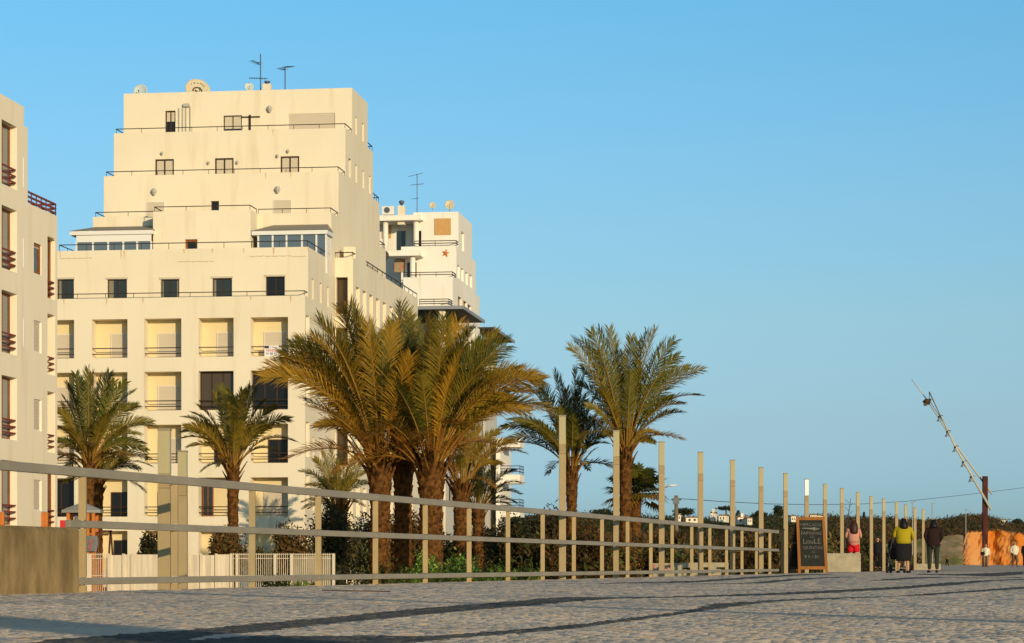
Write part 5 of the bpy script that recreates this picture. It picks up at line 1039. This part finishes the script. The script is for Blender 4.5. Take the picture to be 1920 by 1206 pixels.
# ------------------------------------------------------------------ people
def skinned(name, pts, edges, par, mt, root=0, sub=1):
    me = bpy.data.meshes.new(name); me.from_pydata([p[:3] for p in pts], edges, []); me.materials.append(M[mt])
    o = bpy.data.objects.new(name, me); SC.collection.objects.link(o); o.parent = par
    sk = o.modifiers.new('skin', 'SKIN'); sk.use_smooth_shade = True; sk.branch_smoothing = .4
    for i, p in enumerate(pts):
        v = me.skin_vertices[0].data[i]; v.radius = (p[3], p[4] if len(p) > 4 else p[3]); v.use_root = i == root
    ss = o.modifiers.new('sub', 'SUBSURF'); ss.levels = ss.render_levels = sub
    return o
def chain(pts, edges, start, lst):
    prev = start
    for p in lst: pts.append(p); edges.append((prev, len(pts)-1)); prev = len(pts)-1
    return prev
def person(px, D, yt, yb, rz_, label, top='black', bottom='black', hair='hair', stride=.25, arms='down', skirt=0, shorts=0, hairlen=.12, wide=1.0, z0=0, kneel=0, bald=False, sleeves=1.0, shoes='rubber'):
    H = (yb-yt)*D/F if yb else yt; k = H/1.75
    e = empty('person', (W(px, D), D, z0), rz_, label, 'person', 'people on the promenade'); e.scale = (k*1.0, k, k)
    st = stride
    hipw, shw = .095*wide, .185*wide
    L = dict(kn=(-hipw-.005, .10*st/.25, .50, .058), an=(-hipw, .16*st/.25, .10, .040)); Rr = dict(kn=(hipw+.005, .02, .49, .058), an=(hipw-.01, -.17*st/.25, .12, .040))
    pts = [(0, 0, .95, .13*wide, .10*wide)]; ed = []
    neck = chain(pts, ed, 0, [(0, 0, 1.12, .12*wide, .09*wide), (0, 0, 1.32, .14*wide, .095*wide), (0, 0, 1.44, .07, .06), (0, .01, 1.52, .05, .05)])
    chain(pts, ed, neck, [(0, .015, 1.585, .075, .085), (0, .02, 1.66, .08, .095), (0, .012, 1.72, .06, .07)])
    ends = {}
    if arms == 'down': A = {-1: [(-shw-.05, -.02, 1.16, .042), (-shw-.04, .08, .93, .030)], 1: [(shw+.05, .0, 1.16, .042), (shw+.045, .04, .92, .030)]}
    elif arms == 'pocket': A = {-1: [(-shw-.07, -.06, 1.16, .042), (-shw+.03, .05, .96, .030)], 1: [(shw+.07, -.06, 1.16, .042), (shw-.03, .05, .96, .030)]}
    elif arms == 'front': A = {-1: [(-shw-.07, .02, 1.15, .044), (-.13, .22, 1.08, .030)], 1: [(shw+.07, .02, 1.15, .044), (.13, .22, 1.08, .030)]}
    else: A = {-1: [(-shw-.06, .02, 1.17, .044), (-shw-.03, .3, 1.05, .030)], 1: [(shw+.08, .0, 1.15, .044), (shw+.05, .2, .98, .030)]}
    for sg, lst in A.items():
        s_i = len(pts)-1
        w_ = chain(pts, ed, 2, [(sg*shw, 0, 1.40, .055), *lst]); el, wr = Vector(lst[0][:3]), Vector(lst[1][:3]); d = (wr-el).normalized(); ends[sg] = (wr, d)
        palm_ = wr+d*.07; pi = chain(pts, ed, w_, [(*palm_, .030, .018)]); u = d.cross(Vector((sg, .2, 0))).normalized()
        for f_ in range(4):
            b_ = palm_+u*(.022*(f_-1.5))+d*.03; ln = (.06, .075, .07, .055)[f_]; cu = Vector((-sg*.012, .01, 0))
            chain(pts, ed, pi, [(*b_, .010), (*(b_+d*ln*.55+cu*.3), .0085), (*(b_+d*ln+cu*1.6), .007)])
        chain(pts, ed, pi, [(*(wr+d*.045+u*-.035), .010), (*(wr+d*.075+u*-.055), .009), (*(wr+d*.10+u*-.058), .008)])
    for g in (L, Rr):
        sx = -1 if g is L else 1
        chain(pts, ed, 0, [(sx*hipw, 0, .88, .085*wide), g['kn'], (g['an'][0], g['an'][1]*.8, .3, .052), g['an'], (g['an'][0]+.01*sx, g['an'][1]+.09, .05, .036, .03), (g['an'][0]+.015*sx, g['an'][1]+.16, .035, .03, .022)])
    skinned('body', pts, ed, e, 'skin')
    # face
    f_ = MB(); f_.tube([(0, .108, 1.645), (0, .135, 1.612), (0, .112, 1.605)], [.010, .016, .010], 6)
    for sx in (-1, 1): f_.tube([(sx*.085, .015, 1.60), (sx*.092, .01, 1.63), (sx*.085, .015, 1.655)], [.008, .018, .012], 6)
    f_.build('nose_and_ears', M['skin'], e, True)
    f_ = MB()
    for sx in (-1, 1): f_.tube([(sx*.035-.012, .112, 1.645), (sx*.035+.012, .112, 1.645)], .008, 6)
    f_.tube([(-.025, .108, 1.575), (.025, .108, 1.575)], .005, 6); f_.build('eyes_and_mouth', M['brownc'], e)
    # shirt / jacket
    q_ = [(0, 0, .84 if not skirt else .93, .19*wide, .15*wide)]; qe = []; n2 = chain(q_, qe, 0, [(0, 0, 1.05, .175*wide, .135*wide), (0, 0, 1.32, .18*wide, .13*wide), (0, 0, 1.47, .10, .085)])
    for sg, lst in A.items():
        el, wr = Vector(lst[0][:3]), Vector(lst[1][:3]); en = el.lerp(wr, max(.05, min(1, sleeves)))
        chain(q_, qe, 2, [(sg*shw, 0, 1.405, .075), (*el, .062), (*en, .050)] if sleeves > .3 else [(sg*shw, 0, 1.405, .07), (sg*(shw+.03), 0, 1.28, .062)])
    skinned('sleeves', q_, qe, e, top)
    s4 = MB(); zb = .97 if shorts else (.84 if not skirt else .92); s4.loft([(0, 0, zb, .185*wide, .15*wide), (0, 0, zb+.1, .19*wide, .155*wide), (0, 0, 1.12, .18*wide, .14*wide), (0, 0, 1.30, .20*wide, .135*wide), (0, 0, 1.41, .165*wide, .115*wide), (0, 0, 1.47, .10, .09), (0, 0, 1.50, .075, .07)], 20); s4.build('jacket' if top in ('black', 'maroon') else 'top', M[top], e, True)
    if skirt:
        s2 = MB(); s2.loft([(0, 0, skirt, .185*wide, .17), (0, .01, skirt+.08, .20*wide, .18), (0, .01, .62, .215*wide, .18), (0, 0, .85, .215*wide, .175), (0, 0, 1.02, .17*wide, .13)], 24); s2.build('skirt', M[bottom], e, True)
    else:
        t_ = [(0, 0, .99, .165*wide, .13*wide)]; te = []
        for g in (L, Rr):
            sx = -1 if g is L else 1; lo = [(*g['kn'][:3], .078)] + ([] if shorts else [(g['an'][0], g['an'][1]*.8, .3, .07), (g['an'][0], g['an'][1], .10, .062)])
            if shorts: lo = [(sx*hipw*1.05, g['kn'][1]*.5, .62, .125)]
            chain(t_, te, 0, [(sx*hipw, 0, .87, .108*wide), *lo])
        skinned('shorts' if shorts else 'trousers', t_, te, e, bottom)
    for g in (L, Rr):
        sx = -1 if g is L else 1; a = g['an']; s3 = MB(); s3.tube([(a[0], a[1]-.05, .045), (a[0], a[1]+.05, .05), (a[0]+.015*sx, a[1]+.14, .04), (a[0]+.017*sx, a[1]+.2, .03)], [.035, .05, .045, .02], 10, ex=.85); s3.build('shoe', M[shoes], e, True)
    hz = [(0, -.01, 1.70, .085, .095), (0, -.025, 1.64, .098, .098)]; he = [(0, 1)]
    if bald: hz = [(0, -.02, 1.66, .088, .085), (0, -.035, 1.61, .082, .07)]
    elif hairlen > .2: chain(hz, he, 1, [(0, -.06, 1.55, .135, .11), (0, -.10, 1.45, .15, .10), (0, -.12, 1.64-hairlen, .13, .08)])
    else: chain(hz, he, 1, [(0, -.04, 1.57, .08, .07)])
    skinned('hair', hz, he, e, hair)
    return e
PI = math.pi
wy = person(1694, 67, 968, 1074, 0, 'woman seen from behind in mustard top and long black skirt pushing a pram', 'yellow', 'black', 'hair', .30, 'push', skirt=.38, hairlen=.30, wide=1.22, sleeves=.55)
person(1750, 70, 972, 1075, 0, 'person walking away in dark jacket with hands in pockets', 'maroon', 'green', 'hair', .18, 'pocket', hairlen=.22, wide=1.12)
person(1600.5, 80, 972, 1072, 0, 'long haired woman in pink top and red shorts behind the concrete block', 'pinkc', 'red', 'brownhair', .2, 'front', shorts=1, hairlen=.42, wide=.98, sleeves=.2)
person(1645.5, 122, 1.58, 0, PI, 'person in long black coat facing the camera between lamp columns', 'black', 'black', 'hair', .08, 'down', wide=1.15, hairlen=.1)
m_ = person(1848.5, 178, 1.72, 0, PI-.1, 'man in white shirt and khaki trousers with black shoulder bag by the rusty post', 'shirt', 'khaki', 'brownhair', .2, 'down', wide=1.2)
q = MB(); q.loft([(.24, .14, .93, .14, .06), (.24, .16, 1.05, .17, .08), (.24, .14, 1.17, .13, .05)], 14); q.build('shoulder_bag', M['black'], m_, True); q = MB(); q.tube([(.2, .15, 1.1), (.02, .15, 1.3), (-.13, .06, 1.47), (-.1, -.1, 1.4)], .014, 6); q.build('bag_strap', M['black'], m_)
person(1902.5, 178, 1.90, 0, PI+.2, 'balding man in cream shirt and brown trousers with hands in pockets', 'shirt', 'brownc', 'greyhair', .25, 'pocket', wide=1.1, bald=True)
person(1923, 176, 1.9, 0, PI, 'person in dark coat cut off by the right edge', 'black', 'black', 'brownhair', .2, 'down', wide=1.1)
person(1776, 230, 1.3, 0, .8, 'tiny dark figure far off in front of the orange cliff', 'brownc', 'black', 'hair', .2, 'down', wide=1.2)
# pram
e = empty('pram', (W(1684, 67.9), 67.9, 0), 0, 'black pram pushed by the woman in the mustard top', 'pram')
for a, b, r_ in ((-.26, -.32, .12), (.26, -.32, .12), (-.24, .4, .10), (.24, .4, .10)): q = MB(); q.tube([(a-.025, b, r_), (a+.025, b, r_)], r_, 20); q.build('wheel', M['rubber'], e)
q = MB()
for a in (-.22, .22): q.tube([(a, -.32, .14), (a, .1, .5), (a, .45, .75)], .015, 6); q.tube([(a, .4, .14), (a, 0, .6), (a, -.5, .98)], .015, 6)
q.tube([(-.22, -.5, .98), (.22, -.5, .98)], .018, 6); q.tube([(-.25, -.32, .14), (.25, -.32, .14)], .012, 6); q.build('frame', M['metal'], e)
q = MB(); q.loft([(0, .1, .38, .2, .32), (0, .1, .55, .24, .4), (0, .12, .72, .25, .42)], 18); q.build('seat', M['black'], e, True); q = MB(); q.loft([(0, .25, .73, .25, .27), (0, .28, .88, .23, .22), (0, .3, .98, .12, .12)], 18); q.build('hood', M['black'], e, True)
